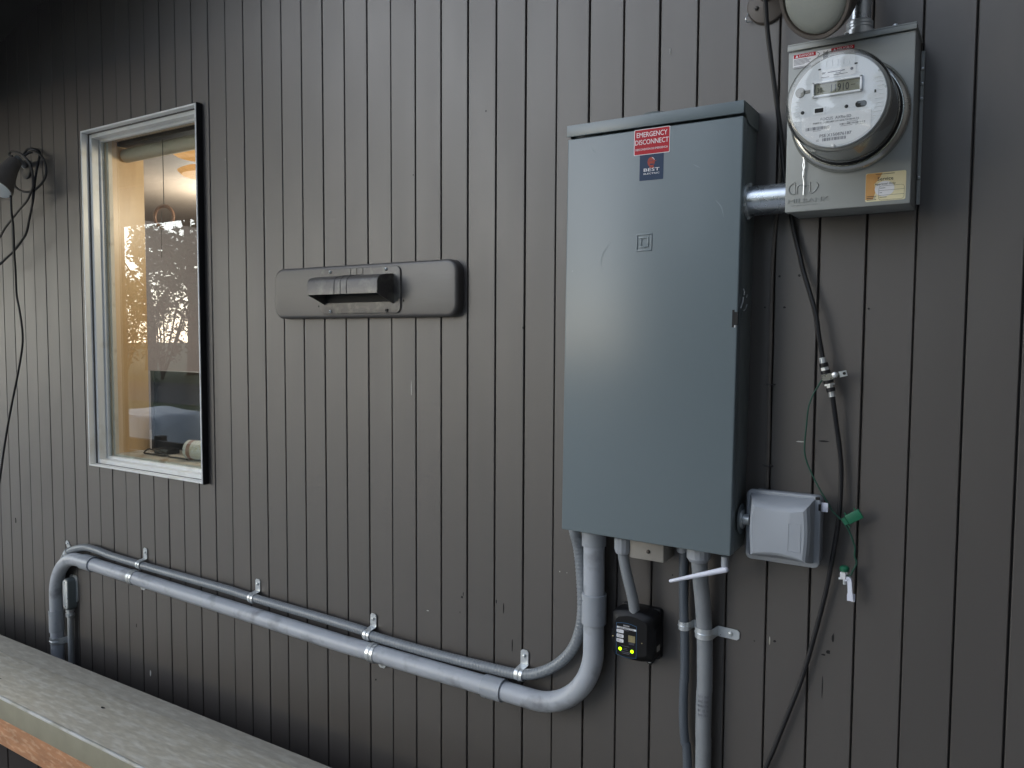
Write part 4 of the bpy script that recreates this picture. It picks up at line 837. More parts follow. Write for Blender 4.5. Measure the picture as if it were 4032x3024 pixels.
for f in (0.245, 0.395, 0.545): prism(q, rrect(gx0l+W*0.02, gx0l+W*0.37, gz1l-H*(f+0.055), gz1l-H*(f-0.055), 0.002, 3), LY+0.0001, LY-0.0001)
sg.part('white_tabs', q, 'wht', parent=lb)
tb = [textbm(a_, gx0l+W*0.06, gz1l-H*(f-dy), W*ww, H*0.022, LY-0.0001, 0.0001) for a_, f, dy, ww in (('Type 1','0',0,0.15),) if False] if False else []
for f, (l1_, l2_) in zip((0.245,0.395,0.545), (('Type 2','SPD'),('Commercial','Residential'),('Indoor','Outdoor Use'))):
    tb += [textbm(l1_, gx0l+W*0.06, gz1l-H*(f-0.012), W*0.02*len(l1_), H*0.022, LY-0.0001, 0.0001), textbm(l2_, gx0l+W*0.06, gz1l-H*(f+0.030), W*0.02*len(l2_), H*0.022, LY-0.0001, 0.0001)]
sg.part('tab_print', join(*tb), 'greyink', parent=lb)
q = new(); box(q, gx0l+W*0.60, gx0l+W*0.93, LY-0.0001, LY+0.0001, gz1l-H*0.53, gz1l-H*0.32); sg.part('foil_square', q, 'gold', parent=lb)
q = new()
for xa, xb, f in ((0.33,0.62,0.195),(0.62,0.90,0.565),(0.62,0.88,0.60),(0.28,0.65,0.70),(0.38,0.55,0.77),(0.36,0.58,0.815),(0.22,0.72,0.885),(0.30,0.66,0.93)): box(q, gx0l+W*xa, gx0l+W*xb, LY-0.0001, LY+0.0001, gz1l-H*f, gz1l-H*f+0.0007)
sg.part('small_print', q, 'greyink', parent=lb)
for x, y in ((191,1392),(335,1430)):
    p = sp3(x, y); q = new(); lathe(q, [(0.0034,0),(0.0034,0.0006),(0,0.0008)], Vector((p.x,LY,p.z)), seg=16); sg.part('status_light', q, 'led', parent=lb)
for x, y in ((106,1238),(456,1328)): sg.part('screw', screw(at('S',x,y,SD-0.002), 0.0018), 'gold')
for x, y in ((622,1078),(545,1545)):
    p = at('S',x,y,0.010); q = new(); lathe(q, [(0.0085,0),(0.0085,0.004)], Vector((p.x,-0.004,p.z)), seg=18); e_ = sg.part('mounting_ear', q, 'black'); sg.part('screw', screw(Vector((p.x,-0.0085,p.z)), 0.0048), 'zinc', parent=e_)
p = at('S',566,1402,0.045); sg.part('side_label', bbox(gx1+0.0032,gx1+0.0038,-0.040,-0.024,p.z-0.006,p.z+0.006,0.0001,1), 'beige')

# ================================================================== COAX CABLE AND GROUND BLOCK
cbl = [at('C1',20,-60,0.055), at('C1',26,20,0.05), at('C1',40,220,0.042), at('C1',75,500,0.032), at('C1',108,750,0.024), at('C1',140,1000,0.016), at('C1',160,1250,0.012), at('P',1703,430,0.010), at('P',1714,495,0.010)]+[at('C4',*p,h) for p, h in (((387,10),0.014),((400,70),0.016),((430,170),0.02),((455,260),0.024),((468,350),0.026),((486,452),0.026))]
ax = Thing('coaxial_cable', 'black coaxial cable hanging from the top beside the meter box', 'cable', at('P',1714,495,0.01))
bm = new(); tube(bm, resample(smooth(cbl, 8), 0.012), 0.0043, 10); ax.part('jacket', bm, 'rubber')
bx_ = Thing('coaxial_cable', 'black coaxial cable leaving the metal coupler and drooping to the lower edge', 'cable', at('C4',560,950,0.02))
cb2 = [at('C4',*p,h) for p, h in (((524,600),0.026),((534,660),0.025),((545,740),0.02),((560,850),0.016),((566,950),0.016),((560,1100),0.02),((545,1230),0.022),((523,1350),0.02),((497,1480),0.016),((455,1655),0.014))]+[at('C3',*p,0.014) for p in ((1560,890),(1490,1130),(1400,1360),(1320,1560),(1272,1680))]; cb2 = cb2[:9]+cb2[10:]; cb2.append(cb2[-1]+Vector((-0.05,0,-0.2)))
bm = new(); tube(bm, resample(smooth(cb2, 8), 0.012), 0.0043, 10); bx_.part('jacket', bm, 'rubber')
gb = Thing('ground_block', 'small metal grounding coupler joining the two black coaxial cables', 'coupler', at('G',990,740,0.026))
def gseg(name, p0, p1, r, ma, h=0.026, seg=14):
    bm = new(); tube(bm, [at('G',*p0,h), at('G',*p1,h)], r, seg); gb.part(name, bm, ma, ang=30)
gseg('connector', (870,320), (895,440), 0.0058, 'zinc'); gseg('rubber_sleeve', (895,440), (918,530), 0.0080, 'rubber'); gseg('hex_nut', (918,530), (935,600), 0.0072, 'zinc', seg=6)
gseg('rubber_boot', (935,600), (1015,880), 0.0088, 'rubber'); gseg('flange', (1025,890), (1032,925), 0.0100, 'zinc', seg=6); gseg('hex_nut', (1032,925), (1042,975), 0.0060, 'zinc', seg=6)
gseg('rubber_sleeve', (1045,980), (1068,1060), 0.0080, 'rubber'); gseg('connector', (1068,1060), (1090,1175), 0.0056, 'zinc')
def gplate(name, p0, p1, hgt, ma, h=0.034, th=0.003):
    a, b = at('G',*p0,h), at('G',*p1,h); d = (b-a); u = d.normalized(); v = u.cross(Vector((0,-1,0))).normalized(); bm = new(); ebox(bm, (a+b)/2, u, Vector((0,-1,0)), v, d.length, th, hgt); bev(bm, 0.0006, 1); return gb.part(name, bm, ma)
gplate('block_body', (868,765), (1140,715), 0.0125, 'steel', 0.030, 0.010); gplate('block_arm', (1080,725), (1250,690), 0.0085, 'steel', 0.030, 0.004); ea = gplate('block_ear', (1240,692), (1410,655), 0.0105, 'zinc', 0.030, 0.002)
gb.part('screw', screw(at('G',1145,698,0.034), 0.0055), 'zinc'); q = new(); p = at('G',1352,665,0.0315); lathe(q, [(0.0028,0),(0.0028,0.0004)], p, seg=10); gb.part('ear_hole', q, 'dark', parent=ea)
gw = [at('G',878,800,0.032), at('G',820,880,0.03), at('G',760,975,0.028), at('G',680,1110,0.028), at('G',610,1280,0.028), at('G',565,1450,0.028)]+[at('C4',*p,0.026) for p in ((415,745),(406,850),(418,910),(440,960),(470,1020))]+[at('Y',*p,0.026) for p in ((90,255),(170,385),(275,485))]
grw = Thing('ground_wire', 'thin green ground wire with a green plastic tag', 'wire', at('Y',330,540,0.026))
gw2 = [at('Y',*p,0.026) for p in ((320,545),(350,585),(400,690),(432,780),(455,860),(447,960),(475,1040),(455,1100),(425,1150),(400,1205),(345,1222))]
bm = new(); tube(bm, smooth(gw, 5), 0.0015, 8); grw.part('insulation', bm, 'green'); bm = new(); tube(bm, smooth(gw2, 5), 0.0017, 8); grw.part('insulation', bm, 'green')
a, b = at('Y',300,515,0.028), at('Y',505,415,0.028); u = (b-a).normalized(); v = u.cross(Vector((0,-1,0))).normalized()
bm = new(); ebox(bm, (a+b)/2+u*0.006, u, Vector((0,-1,0)), v, (b-a).length*0.9, 0.007, 0.0175); bev(bm, 0.0015, 2); ebox(bm, a+u*0.004, u, Vector((0,-1,0)), v, 0.007, 0.010, 0.0125); tg = grw.part('tag', bm, 'tag')
bm = new()
for f, s_ in ((0.15,1),(0.35,-1),(0.95,-1)): p = a.lerp(b, f)+v*s_*0.0105; ebox(bm, p, u, Vector((0,-1,0)), v, 0.002, 0.003, 0.006)
grw.part('tag_lug', bm, 'tag', parent=tg)
cp2 = Thing('ground_clamp', 'small white metal clamp dangling from the end of the green wire', 'clamp', at('Y',330,1240,0.026))
hk = [at('Y',*p,0.028) for p in ((305,1258),(345,1256),(375,1262),(385,1300),(390,1400),(392,1540))]
bm = new()
P = smooth(hk, 4); rows = []
for i, p in enumerate(P):
    tgn = (P[min(i+1,len(P)-1)]-P[max(i-1,0)]).normalized(); nn = tgn.cross(Vector((0,-1,0))).normalized(); w_ = 0.0048 if i < len(P)-3 else 0.0062
    rows.append([p+nn*w_*0.8+Vector((0,-0.004,0)), p-nn*w_*0.8+Vector((0,-0.004,0)), p-nn*w_*0.8+Vector((0,0.004,0)), p+nn*w_*0.8+Vector((0,0.004,0))])
loft(bm, rows); cp2.part('hook', bm, 'white')
a = at('Y',425,1455,0.024); b = at('Y',430,1560,0.024); bm = new(); ebox(bm, (a+b)/2, Vector((1,0,0)), Vector((0,1,0)), Vector((0,0,1)), 0.007, 0.004, (a-b).length); bev(bm, 0.0008, 1); cp2.part('hook_end', bm, 'white')
a = at('Y',298,1215,0.030); bm = new(); ebox(bm, a, Vector((1,0,0.0)), Vector((0,1,0)), Vector((0,0,1)), 0.010, 0.007, 0.0125); bev(bm, 0.001, 1); cp2.part('saddle', bm, 'wht')
bm = new(); tube(bm, [at('Y',312,1160,0.028), at('Y',318,1330,0.028)], 0.003, 8); cp2.part('bolt', bm, 'zinc'); bm = new(); tube(bm, [at('Y',240,1252,0.028), at('Y',330,1256,0.028)], 0.0022, 8); tube(bm, [at('Y',310,1175,0.028), at('Y',355,1185,0.028)], 0.003, 8); cp2.part('crossbar', bm, 'zinc')
bm = new(); lathe(bm, [(0.008,0),(0.0085,0.006),(0.006,0.009)], at('Y',315,1155,0.028), (0,0,1), 12); cp2.part('green_head', bm, 'tag')

# thin painted cable with staples
pc = Thing('painted_cable', 'thin brown painted cable stapled straight down between panel and meter cables', 'cable', at('C4',257,568,0.004))
pcp = [at('P',1688,470,0.004), at('C4',270,0,0.004), at('C4',264,150,0.004), at('C4',259,400,0.005), at('C4',253,600,0.005), at('C4',250,800,0.004), at('C4',244,1015,0.004)]
pcp[0] = pcp[1]+Vector((0.012,0,0.20)); 
bm = new(); tube(bm, resample(smooth(pcp, 6), 0.02), 0.0034, 8); pc.part('jacket', bm, 'brownwire')
for x, y in ((257,568),(247,922)):
    p = at('C4',x,y,0.004); bm = new(); tube(bm, [p+Vector((-0.009,0.003,0)), p+Vector((-0.006,-0.004,0)), p+Vector((0.006,-0.004,0)), p+Vector((0.009,0.003,0))], 0.0013, 6); pc.part('staple', bm, 'oldcable')

# ================================================================== FLOODLIGHT AT THE TOP RIGHT
fl = Thing('floodlight', 'weathered round floodlight on a wall bracket above the meter box', 'floodlight', at('T',560,0,0.0))
pc_ = at('T',515,50,0.006); bm = new(); lathe(bm, [(0.0370,0),(0.0375,0.004),(0.035,0.007),(0.015,0.011),(0,0.012)], Vector((pc_.x,0,pc_.z)), seg=36); fl.part('wall_plate', bm, 'lampshell')
fl.part('screw', screw(at('T',365,120,0.011), 0.004), 'oldcable')
lensc = at('T',1225,-40,0.185); ln = Vector((-0.38,-0.80,-0.46)).normalized()
bm = new(); tube(bm, smooth([Vector((pc_.x,-0.008,pc_.z+0.01)), Vector((pc_.x+0.01,-0.05,pc_.z+0.02)), lensc-ln*0.10], 6), 0.011, 12); fl.part('arm', bm, 'lampshell')
bm = new(); lathe(bm, [(0.018,-0.12),(0.028,-0.115),(0.030,-0.085),(0.045,-0.055),(0.058,-0.025),(0.0635,-0.004),(0.0645,0.004),(0.0625,0.006),(0.0575,0.0055),(0.0565,0.0)], lensc, ln, 48); fl.part('shell', bm, 'lampshell')
bm = new(); lathe(bm, [(0.0563,0.000),(0.0550,0.003),(0.050,0.0075),(0.038,0.012),(0.02,0.0145),(0,0.015)], lensc, ln, 48); fl.part('lens', bm, 'lampglass')
bm = new(); tube(bm, smooth([at('T',245,190,0.004), at('T',222,240,0.012), at('T',208,285,0.014), at('T',225,320,0.01), at('T',262,318,0.006), at('T',290,312,0.003)], 4), 0.0011, 6)
single('wire_hook', bm, 'zinc', 'tiny bent wire hook on the wall left of the floodlight plate', 'hook', at('T',222,240,0.012))

# ================================================================== FLOODLIGHT AND CABLE COIL AT THE LEFT
fl2 = Thing('floodlight', 'brown cone floodlight cut off by the left edge with cables coiled round it', 'floodlight', at('L',320,320,0.0))
pc_ = at('L',330,330,0.0); bm = new(); lathe(bm, [(0.036,0),(0.036,0.006),(0.03,0.010),(0,0.012)], Vector((pc_.x,0,pc_.z)), seg=28); fl2.part('wall_plate', bm, 'oldcable')
kn = at('L',190,215,0.075); rc = at('L',-55,560,0.155); axd = (rc-kn).normalized()
bm = new(); tube(bm, [Vector((pc_.x,-0.008,pc_.z+0.01)), kn-axd*0.01, kn+axd*0.01], 0.010, 12); fl2.part('arm', bm, 'zinc')
bm = new(); Ld = (rc-kn).length; lathe(bm, [(0.014,0),(0.024,0.008),(0.030,Ld*0.35),(0.042,Ld*0.65),(0.054,Ld*0.92),(0.056,Ld),(0.053,Ld),(0.050,Ld-0.004)], kn, axd, 40); fl2.part('shell', bm, 'lampshell2')
bm = new(); lathe(bm, [(0.0505,Ld-0.006),(0.048,Ld-0.002),(0.03,Ld+0.004),(0,Ld+0.006)], kn, axd, 40); fl2.part('lens', bm, 'lensblue')
def cable(pts, label, r=0.0042, ma='oldcable'):
    bm = new(); tube(bm, smooth(pts, 6), r, 8); return single('lamp_cable', bm, ma, label, 'cable', pts[0])
cable([at('L',*p,h) for p, h in (((150,170),.09),((110,150),.095),((140,112),.09),((230,130),.09),((310,190),.085),((370,280),.08),((395,400),.07),((400,520),.06),((370,610),.05),((330,700),.045),((230,820),.04),((150,920),.04),((60,1040),.04),((0,1140),.04),((-80,1260),.04))], 'cable looping over the left floodlight then falling away to the left edge, upper of two')
cable([at('L',*p,h) for p, h in (((215,240),.06),((180,360),.055),((162,460),.05),((190,540),.05),((260,590),.045),((350,600),.045),((430,570),.04),((510,490),.03),((552,400),.024),((552,280),.02),((500,165),.02),((420,112),.02),((350,125),.03),((300,160),.04))], 'round loop of cable hanging below the left floodlight bracket')
cable([at('L',*p,h) for p, h in (((290,140),.02),((340,82),.015),((420,85),.014),((480,130),.014),((450,300),.02),((425,450),.03),((410,600),.045),((390,750),.05),((350,950),.05),((320,1090),.05),((270,1180),.05),((180,1300),.05),((80,1400),.05),((0,1475),.05),((-80,1540),.05))], 'cable falling from the left coil in a bend to the left edge, lower of two', ma='rubber')
dd = [at('L',*p,h) for p, h in (((130,650),.14),((133,700),.13),((140,850),.10),((158,1000),.09),((165,1150),.09),((172,1350),.09),((186,1550),.085))]+[at('C8',*p,.08) for p in ((72,730),(85,800),(97,890),(96,960),(78,1070),(50,1210),(25,1350),(5,1490),(-12,1620))]
cable(dd, 'long dark cable hanging down the wall from the left floodlight', 0.0040, 'rubber')

# ================================================================== CONDUIT BODY AND EMT AT THE LEFT
lbt = Thing('pull_elbow', 'grey metal elbow fitting with oval cover under the PVC bend', 'conduit fitting', at('C7',435,540,0.03))
FHD = CD*(1-at('C7',478,540,0).x/at('C7',418,540,0).x); print('fitting depth', FHD)
a0, a1 = at('C7',385,445,FHD), at('C7',418,632,FHD); bx0 = a0.x; bx1 = a1.x+0.004; bz1, bz0 = a0.z, a1.z
lbt.part('body', rounded_slab(bx0+0.001, bx1, bz0-0.006, bz1+0.004, 0.014, 0.0, -FHD+0.003, 0.004, 5, 3), 'panel_dk')
lbt.part('oval_cover', rounded_slab(bx0+0.002, bx1-0.001, bz0, bz1, 0.013, -FHD+0.0035, -FHD, 0.001, 6, 2), 'zinc')
for z in (bz0+0.009, bz1-0.009): lbt.part('cover_screw', screw(Vector(((bx0+bx1)/2,-FHD-0.0002,z)), 0.003), 'zinc')
bm = new(); prism(bm, rrect(bx0-0.006, bx1+0.012, bz0+0.02, bz1+0.012, 0.012, 4), 0.0, -0.004); lbt.part('wall_flange', bm, 'zinc')
ex = (bx0+bx1)/2; ey = -FHD*0.5
bm = new(); lathe(bm, [(0.0135,0),(0.0150,0.002),(0.0150,0.012),(0.0125,0.014),(0.0125,0.020),(0.0145,0.022),(0.0145,0.028)], (ex,ey,bz0-0.034), (0,0,1), 20); lbt.part('connector', bm, 'zinc', ang=25)
for q_ in (-1, 1): bm = new(); tube(bm, [(ex,ey,bz0-0.026),(ex+0.018*q_,ey-0.006,bz0-0.026)], 0.0028, 8); lbt.part('set_screw', bm, 'zinc')
bm = new(); tube(bm, [(ex,ey,bz0-0.033),(ex,ey,0.12)], 0.0108, 20); lbt.part('tube', bm, 'zinc')

# ================================================================== RAILING CAP
RZ = CZ-1.10
def on_z(c, x, y, z):
    x0_, y0_, s_ = CROPS[c]; d = RT*((x0_+x/s_-2016)/FPX)-UP*((y0_+y/s_-1512)/FPX)+FW; o = Vector((0,-CD,CZ)); return o+d*((z-CZ)/d.z)
rc_ = Thing('low_parapet', 'low timber parapet with a weathered grey-green cap in the lower left', 'parapet', (-2.3,-0.3,0))
fa, fb = on_z('P',0,1370,RZ), on_z('P',720,1659,RZ); ia, ib = on_z('C7',60,912,RZ+0.003), on_z('C7',1700,1555,RZ+0.003); na, nb = on_z('P',0,1507,RZ), on_z('P',302,1659,RZ)
def ext(a, b, x): t_ = (x-a.x)/(b.x-a.x); return a.y+(b.y-a.y)*t_
XA, XB = -4.6, 0.6
def capquad(l0, l1, z0, z1, b=0.0015):
    bm = new(); pts = [(XA, ext(*l0, XA)), (XB, ext(*l0, XB)), (XB, ext(*l1, XB)), (XA, ext(*l1, XA))]
    lo = [bm.verts.new((x, y, z0)) for x, y in pts]; hi = [bm.verts.new((x, y, z1)) for x, y in pts]
    fs = [bm.faces.new(lo), bm.faces.new(hi[::-1])]+[bm.faces.new((lo[i], hi[i], hi[(i+1)%4], lo[(i+1)%4])) for i in range(4)]
    bmesh.ops.recalc_face_normals(bm, faces=fs)
    if b: bev(bm, b, 3)
    return bm
print('cap', fa, fb, ia, ib, na, nb)
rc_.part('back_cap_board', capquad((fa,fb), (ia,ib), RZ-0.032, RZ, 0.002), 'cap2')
lines_n = (na+Vector((0,0.006,0)), nb+Vector((0,0.006,0)))
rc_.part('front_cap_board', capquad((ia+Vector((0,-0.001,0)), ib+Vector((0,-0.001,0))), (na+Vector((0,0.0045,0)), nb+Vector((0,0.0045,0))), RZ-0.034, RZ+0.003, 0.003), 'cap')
fz = at('P',0,1552,-na.y).z
nose = []
for i in range(61): x = XA+(XB-XA)*i/60; nose.append((x, ext(na, nb, x)+0.0048, RZ-0.0022))
bm = new(); tube(bm, nose, 0.0055, 12); rc_.part('worn_nosing', bm, 'capedge')
rc_.part('cap_fascia', capquad((na+Vector((0,0.012,0)), nb+Vector((0,0.012,0))), (na+Vector((0,-0.0002,0)), nb+Vector((0,-0.0002,0))), fz, RZ-0.0045, 0.0008), 'capface')
bz_ = at('C7',0,1480,-na.y).z
rc_.part('timber_rail', capquad((na+Vector((0,0.06,0)), nb+Vector((0,0.06,0))), (na+Vector((0,0.008,0)), nb+Vector((0,0.008,0))), bz_-0.004, fz-0.0005, 0.003), 'cedar')
yb = (ext(fa, fb, XA)+ext(na, nb, XA))/2
for i in range(27):
    x = XA+0.02+i*0.19; y1 = ext(na, nb, x)+0.075; rc_.part('cladding_board', bbox(x, x+0.186, y1, y1+0.02, 0.0, bz_+0.03, 0.002, 1), 'cedarshade')
rc_.part('back_framing', capquad((fa+Vector((0,-0.03,0)), fb+Vector((0,-0.03,0))), (fa+Vector((0,-0.07,0)), fb+Vector((0,-0.07,0))), 0.0, RZ-0.033, 0), 'cedarshade')
p = on_z('C7',640,1243,RZ+0.003); bm = new()
prism_pts = [(p.x+0.009*math.cos(a)*(1+0.25*math.sin(3*a)), p.y+0.0045*math.sin(a)*(1+0.2*math.cos(2*a))) for a in [2*math.pi*i/14 for i in range(14)]]
v_ = [bm.verts.new((x, y, RZ+0.0034)) for x, y in prism_pts]; v2 = [bm.verts.new((x, y, RZ+0.0028)) for x, y in prism_pts]; bm.faces.new(v_); [bm.faces.new((v_[i], v2[i], v2[(i+1)%14], v_[(i+1)%14])) for i in range(14)]
rc_.part('knot_hole', bm, 'dark')

# small scars in the boards (holes and dents one can see)
def scar(c, x, y, rx, rz_, ma='dark'):
    p = at(c, x, y, 0.0); bm = new(); n = 9; pts = [(p.x+rx*math.cos(a)*random.uniform(0.7,1.2), p.z+rz_*math.sin(a)*random.uniform(0.7,1.2)) for a in [2*math.pi*i/n for i in range(n)]]
    prism(bm, pts, 0.0008, -0.0009); wall.part('scar', bm, ma)
random.seed(3)
for a in (('B',885,212,.0035,.0035),('B',895,185,.0012,.005),('B',1228,300,.0012,.012),('B',1300,610,.0010,.014),('B',168,898,.0015,.003),('B',1168,250,.001,.004),('B',868,338,.001,.003),
          ('C3',1640,985,.0042,.004),('C3',1612,1000,.004,.0015),('C3',1668,905,.0022,.009),('C3',1330,922,.003,.002),('C3',1212,920,.0015,.0015),('C3',1605,1190,.0008,.02),('C3',735,538,.0015,.002),
          ('C4',298,97,.0025,.0025),('C4',384,94,.0025,.0025),('C4',320,233,.0025,.002),('C4',235,233,.0018,.002),('C4',686,238,.002,.002),('C4',490,815,.009,.0015),
          ('C7',98,80,.004,.012),('C7',850,732,.002,.006),('P',1050,240,.0018,.002),('P',893,378,.0018,.002),('P',1130,708,.0018,.003)): scar(*a)
for a in (('P',889,840,.0008,.022),('C3',1300,920,.0010,.010),('C3',80,517,.0015,.0015),('C3',122,524,.001,.001),('C4',388,817,.008,.0012),('P',1448,110,.0008,.006),('C7',937,1030,.003,.012),('B',600,325,.004,.0015)): scar(*a, 'capedge')

# ================================================================== YARD BEHIND THE CAMERA (seen in the glass and in the gloss, with added light blockers)
def leaf_cloud(bm, c, rad, n, size, flat=1.0, hollow=0.25):
    c = Vector(c)
    for i in range(n):
        while True:
            p = Vector((random.uniform(-1,1), random.uniform(-1,1), random.uniform(-1,1)))
            if hollow < p.length < 1: break
        q = c+Vector((p.x*rad[0], p.y*rad[1], p.z*rad[2]))
        if noise.noise(q*0.9) < -0.12: continue
        u = Vector((random.gauss(0,1), random.gauss(0,1), random.gauss(0,1))).normalized(); v = u.orthogonal().normalized(); s_ = size*random.uniform(0.6,1.4)
        vs = [bm.verts.new(q+u*s_), bm.verts.new(q+v*s_*0.55), bm.verts.new(q-u*s_), bm.verts.new(q-v*s_*0.55)]; bm.faces.new(vs)
def tree(x, y, h, r, label, group='trees across the street', leafm='leaf', n=5200):
    t = Thing('broadleaf_tree', label, 'tree', (x,y,0), group)
    bm = new(); tube(bm, [(x,y,0),(x+0.1,y,h*0.3),(x-0.1,y+0.1,h*0.6),(x,y,h*0.9)], 0.2, 10, rf=lambda i, r_: (0.26,0.2,0.13,0.04)[i])
    for k in range(6):
        a = random.uniform(0,6.28); z = h*random.uniform(0.3,0.7); tube(bm, [(x,y,z),(x+math.cos(a)*r*0.4,y+math.sin(a)*r*0.4,z+h*0.09),(x+math.cos(a)*r*0.75,y+math.sin(a)*r*0.75,z+h*0.2)], 0.08, 6, rf=lambda i, r_: (0.08,0.05,0.02)[i])
    t.part('trunk', bm, 'bark')
    bm = new()
    for k in range(9):
        a = random.uniform(0,6.28); rr_ = r*random.uniform(0.1,0.65); z = h*random.uniform(0.35,0.9); s_ = r*random.uniform(0.35,0.6)
        leaf_cloud(bm, (x+math.cos(a)*rr_, y+math.sin(a)*rr_, z), (s_,s_,s_*0.8), n//9, 0.13)
    t.part('crown', bm, leafm); return t
kinds = ['broad low tree far left across the street', 'heavy-crowned tree across the street behind the shrubs', 'broad full tree across the street by the first shrub', 'thin-crowned tree across the street', 'rounded tree across the street', 'low spreading tree across the street', 'dense tree far right across the street', 'mid-height tree across the street']
spots = [(-33.5,-20,7.0,3.0),(-28,-18.3,9.5,3.4),(-22.5,-18,9.0,3.2),(-25,-17.5,7.4,2.7),(-9,-18,7.8,2.9),(-3,-19,6.8,2.9),(4,-18,8.2,3.2),(11,-19,7.2,3)]
for (x, y, h, r), k in zip(spots, kinds): tree(x, y, h, r, k)
for i, (x, y, k) in enumerate(((-20.5,-15.6,'first reddish shrub along the street, nearest the house'),(-23.2,-15.9,'second reddish shrub along the street'),(-26.0,-15.6,'third reddish shrub along the street'),(-28.8,-15.9,'fourth reddish shrub along the street'),(-31.5,-15.6,'fifth reddish shrub, furthest along the street'))):
    t = Thing('shrub', k, 'shrub', (x,y,0), 'shrubs along the street'); bm = new()
    for j in range(9): a = random.uniform(0,6.28); tube(bm, [(x,y,0),(x+math.cos(a)*0.6,y+math.sin(a)*0.4,1.2),(x+math.cos(a)*1.3,y+math.sin(a)*0.7,2.6)], 0.03, 5)
    t.part('stem', bm, 'bark'); bm = new(); leaf_cloud(bm, (x,y,1.8), (1.7,1.0,1.3), 1400, 0.08, hollow=0.1); t.part('foliage', bm, 'leafred')
TX = -9.75
tp = Thing('covered_table', 'outdoor table under a white tarpaulin on the lawn', 'table', (TX,-4.6,0))
bm = new(); n = 18; rows = []
for j in range(n+1):
    row = []
    for i in range(n+1):
        u, v = i/n*2-1, j/n*2-1; m_ = max(abs(u), abs(v)); x, y = u*0.85, v*0.6
        z = 0.62 if m_ < 0.72 else 0.62-(m_-0.72)*1.3-0.05*math.sin(9*u+7*v); k_ = 1 if m_ < 0.72 else 1-(m_-0.72)*0.55
        row.append(bm.verts.new((TX+x*k_, -4.6+y*k_, z-0.10+0.09*(1-u*u)+0.015*math.sin(6*u)*math.cos(5*v))))
    rows.append(row)
for j in range(n):
    for i in range(n): bm.faces.new((rows[j][i], rows[j][i+1], rows[j+1][i+1], rows[j+1][i]))
tp.part('tarpaulin', bm, 'tarp', ang=60)
tp.part('table_top', bbox(TX-0.5,TX+0.5,-4.9,-4.3,0.44,0.48,0.004,1), 'decking')
for dx in (TX-0.45,TX+0.45):
    for dy in (-4.85,-4.35): tp.part('leg', bbox(dx-0.03,dx+0.03,dy-0.03,dy+0.03,0,0.438,0.003,1), 'decking')
dr = Thing('deck_railing', 'low dark board railing across the deck behind the viewer', 'railing', (-7,-2.9,0))
for i in range(4): dr.part('rail_board', bbox(-8.4,-5.6,-2.93,-2.89,0.08+i*0.13,0.195+i*0.13,0.003,1), 'decking')
for x in (-8.3,-7.0,-5.7): dr.part('post', bbox(x-0.045,x+0.045,-3.02,-2.935,0,0.62,0.003,1), 'decking')
po_ = Thing('porch_roof', 'dark plank porch roof beyond the left end of the wall', 'roof', (-7,-1.3,0))
PX = -3.47
for i in range(15):
    y = -2.22+i*0.146; g = 0.012 if i == 7 else 0.0015
    po_.part('roof_plank', bbox(-10.2,PX,y+g,y+0.1445-(0.012 if i == 6 else 0),2.50,2.52,0.002,1), 'porch')
for x in (-9.8,-8.1,-6.4,-4.9,-3.6): po_.part('rafter', bbox(x-0.03,x+0.03,-2.2,-0.02,2.521,2.62,0.003,1), 'porch')
po_.part('shade_board', bbox(PX-0.03,PX,-2.25,-0.01,2.521,3.3,0.003,1), 'porch')  # unseen board added to keep low light off the wall's top-left corner
po_.part('roof_deck', bbox(-10.3,PX-0.031,-1.05,-0.01,2.621,2.64,0.003,1), 'porch'); po_.part('roof_deck', bbox(-10.3,PX-0.031,-2.3,-1.12,2.621,2.64,0.003,1), 'porch')
for x in (-10.1,-6.3): po_.part('post', bbox(x-0.05,x+0.05,-2.2,-2.1,0,2.498,0.004,1), 'porch')
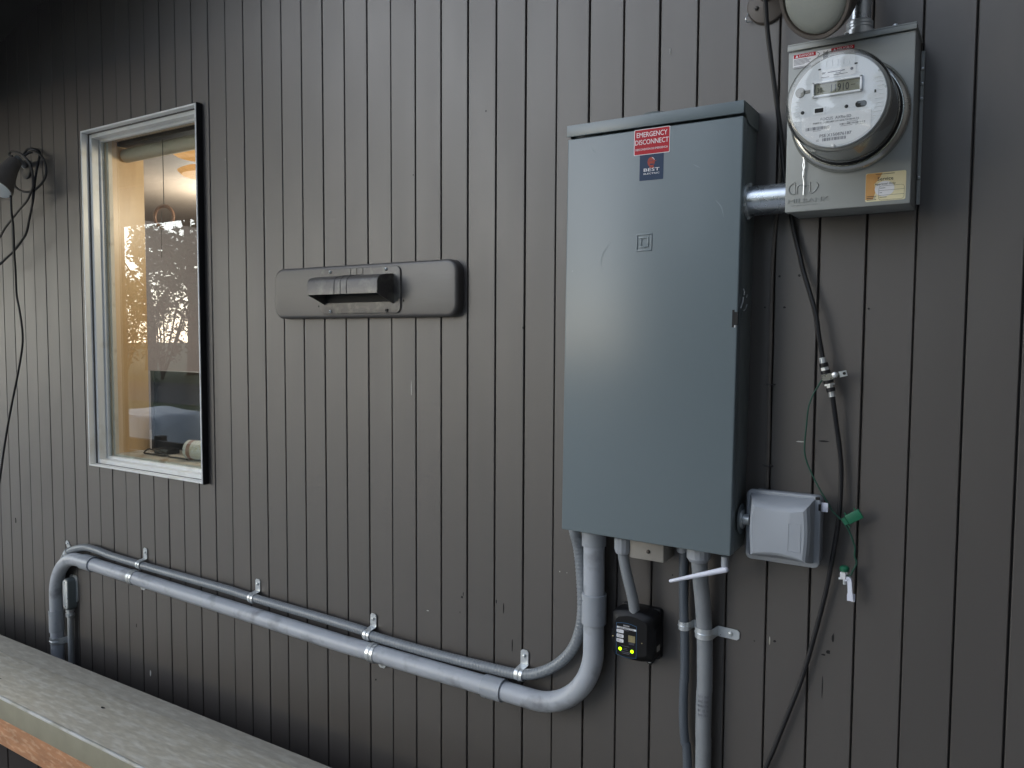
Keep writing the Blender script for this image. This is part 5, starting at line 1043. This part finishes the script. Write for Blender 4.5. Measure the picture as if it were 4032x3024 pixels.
# unseen evergreens added to darken the wall's right, with gaps for the panel highlight
def shade_conifer(x, y, h, r, label, n=2600):
    t = Thing('shade_conifer', label, 'tree', (x,y,0), 'unseen evergreens added behind the viewer')
    bm = new(); tube(bm, [(x,y,0),(x,y,h*0.5),(x,y,h*0.97)], 0.2, 8, rf=lambda i, r_: (0.2,0.12,0.02)[i]); t.part('trunk', bm, 'bark')
    bm = new()
    for i in range(n):
        z = h*(0.04+0.94*random.random()**1.15); rr_ = r*(1-z/h)**0.75*math.sqrt(random.uniform(0.15,1))*(0.8+0.25*math.sin(z*5+x)); a = random.uniform(0,6.28)
        q = Vector((x+math.cos(a)*rr_, y+math.sin(a)*rr_, z)); 
        if any((Vector((q.x,q.z))-Vector(c_)).length < r_ for c_, r_ in HIGHLIGHT_GAPS): continue
        u = Vector((math.cos(a)+random.gauss(0,.3), math.sin(a)+random.gauss(0,.3), -0.35+random.gauss(0,.3))).normalized(); v = u.orthogonal().normalized(); s_ = random.uniform(0.14,0.30)
        vs = [bm.verts.new(q+u*s_), bm.verts.new(q+v*s_*0.4), bm.verts.new(q-u*s_), bm.verts.new(q-v*s_*0.4)]; bm.faces.new(vs)
    t.part('foliage', bm, 'leaf')
HIGHLIGHT_GAPS = [((-3.8,3.25),0.85),((-2.5,4.3),0.55)]  # sky gaps shaped to put a highlight on the panel
for (x, y, h, r), k in zip(((-3.2,-7.4,7.4,1.5),(-1.0,-7.6,8.2,1.8),(1.4,-7.2,7.6,1.8),(3.8,-7.5,8.0,1.9),(6.2,-6.6,7.5,1.9)),
    ('first added evergreen of the row behind the viewer, furthest left','tallest added evergreen of the row behind the viewer','fourth added evergreen of the row behind the viewer','fifth added evergreen of the row behind the viewer','last added evergreen of the row behind the viewer, furthest right')): shade_conifer(x, y, h, r, k)
hw_ = Thing('shade_wing', 'unseen brown board wing added at the right to block sky light', 'building', (1.3,-2,0))  # unseen wing added to darken the right part of the wall
for i in range(40): hw_.part('board', bbox(1.32,1.345,-4.8+i*0.12,-4.8+i*0.12+0.116,0.1,4.4,0.0015,1), 'paint')
hw_.part('wall', bbox(1.346,5.5,-4.8,-0.02,0.0,4.42,0.01,1), 'soffit')
hw_.part('eave', bbox(0.8,5.6,-5.0,-0.6,4.43,4.52,0.01,1), 'soffit')
print('objects', len(bpy.data.objects))
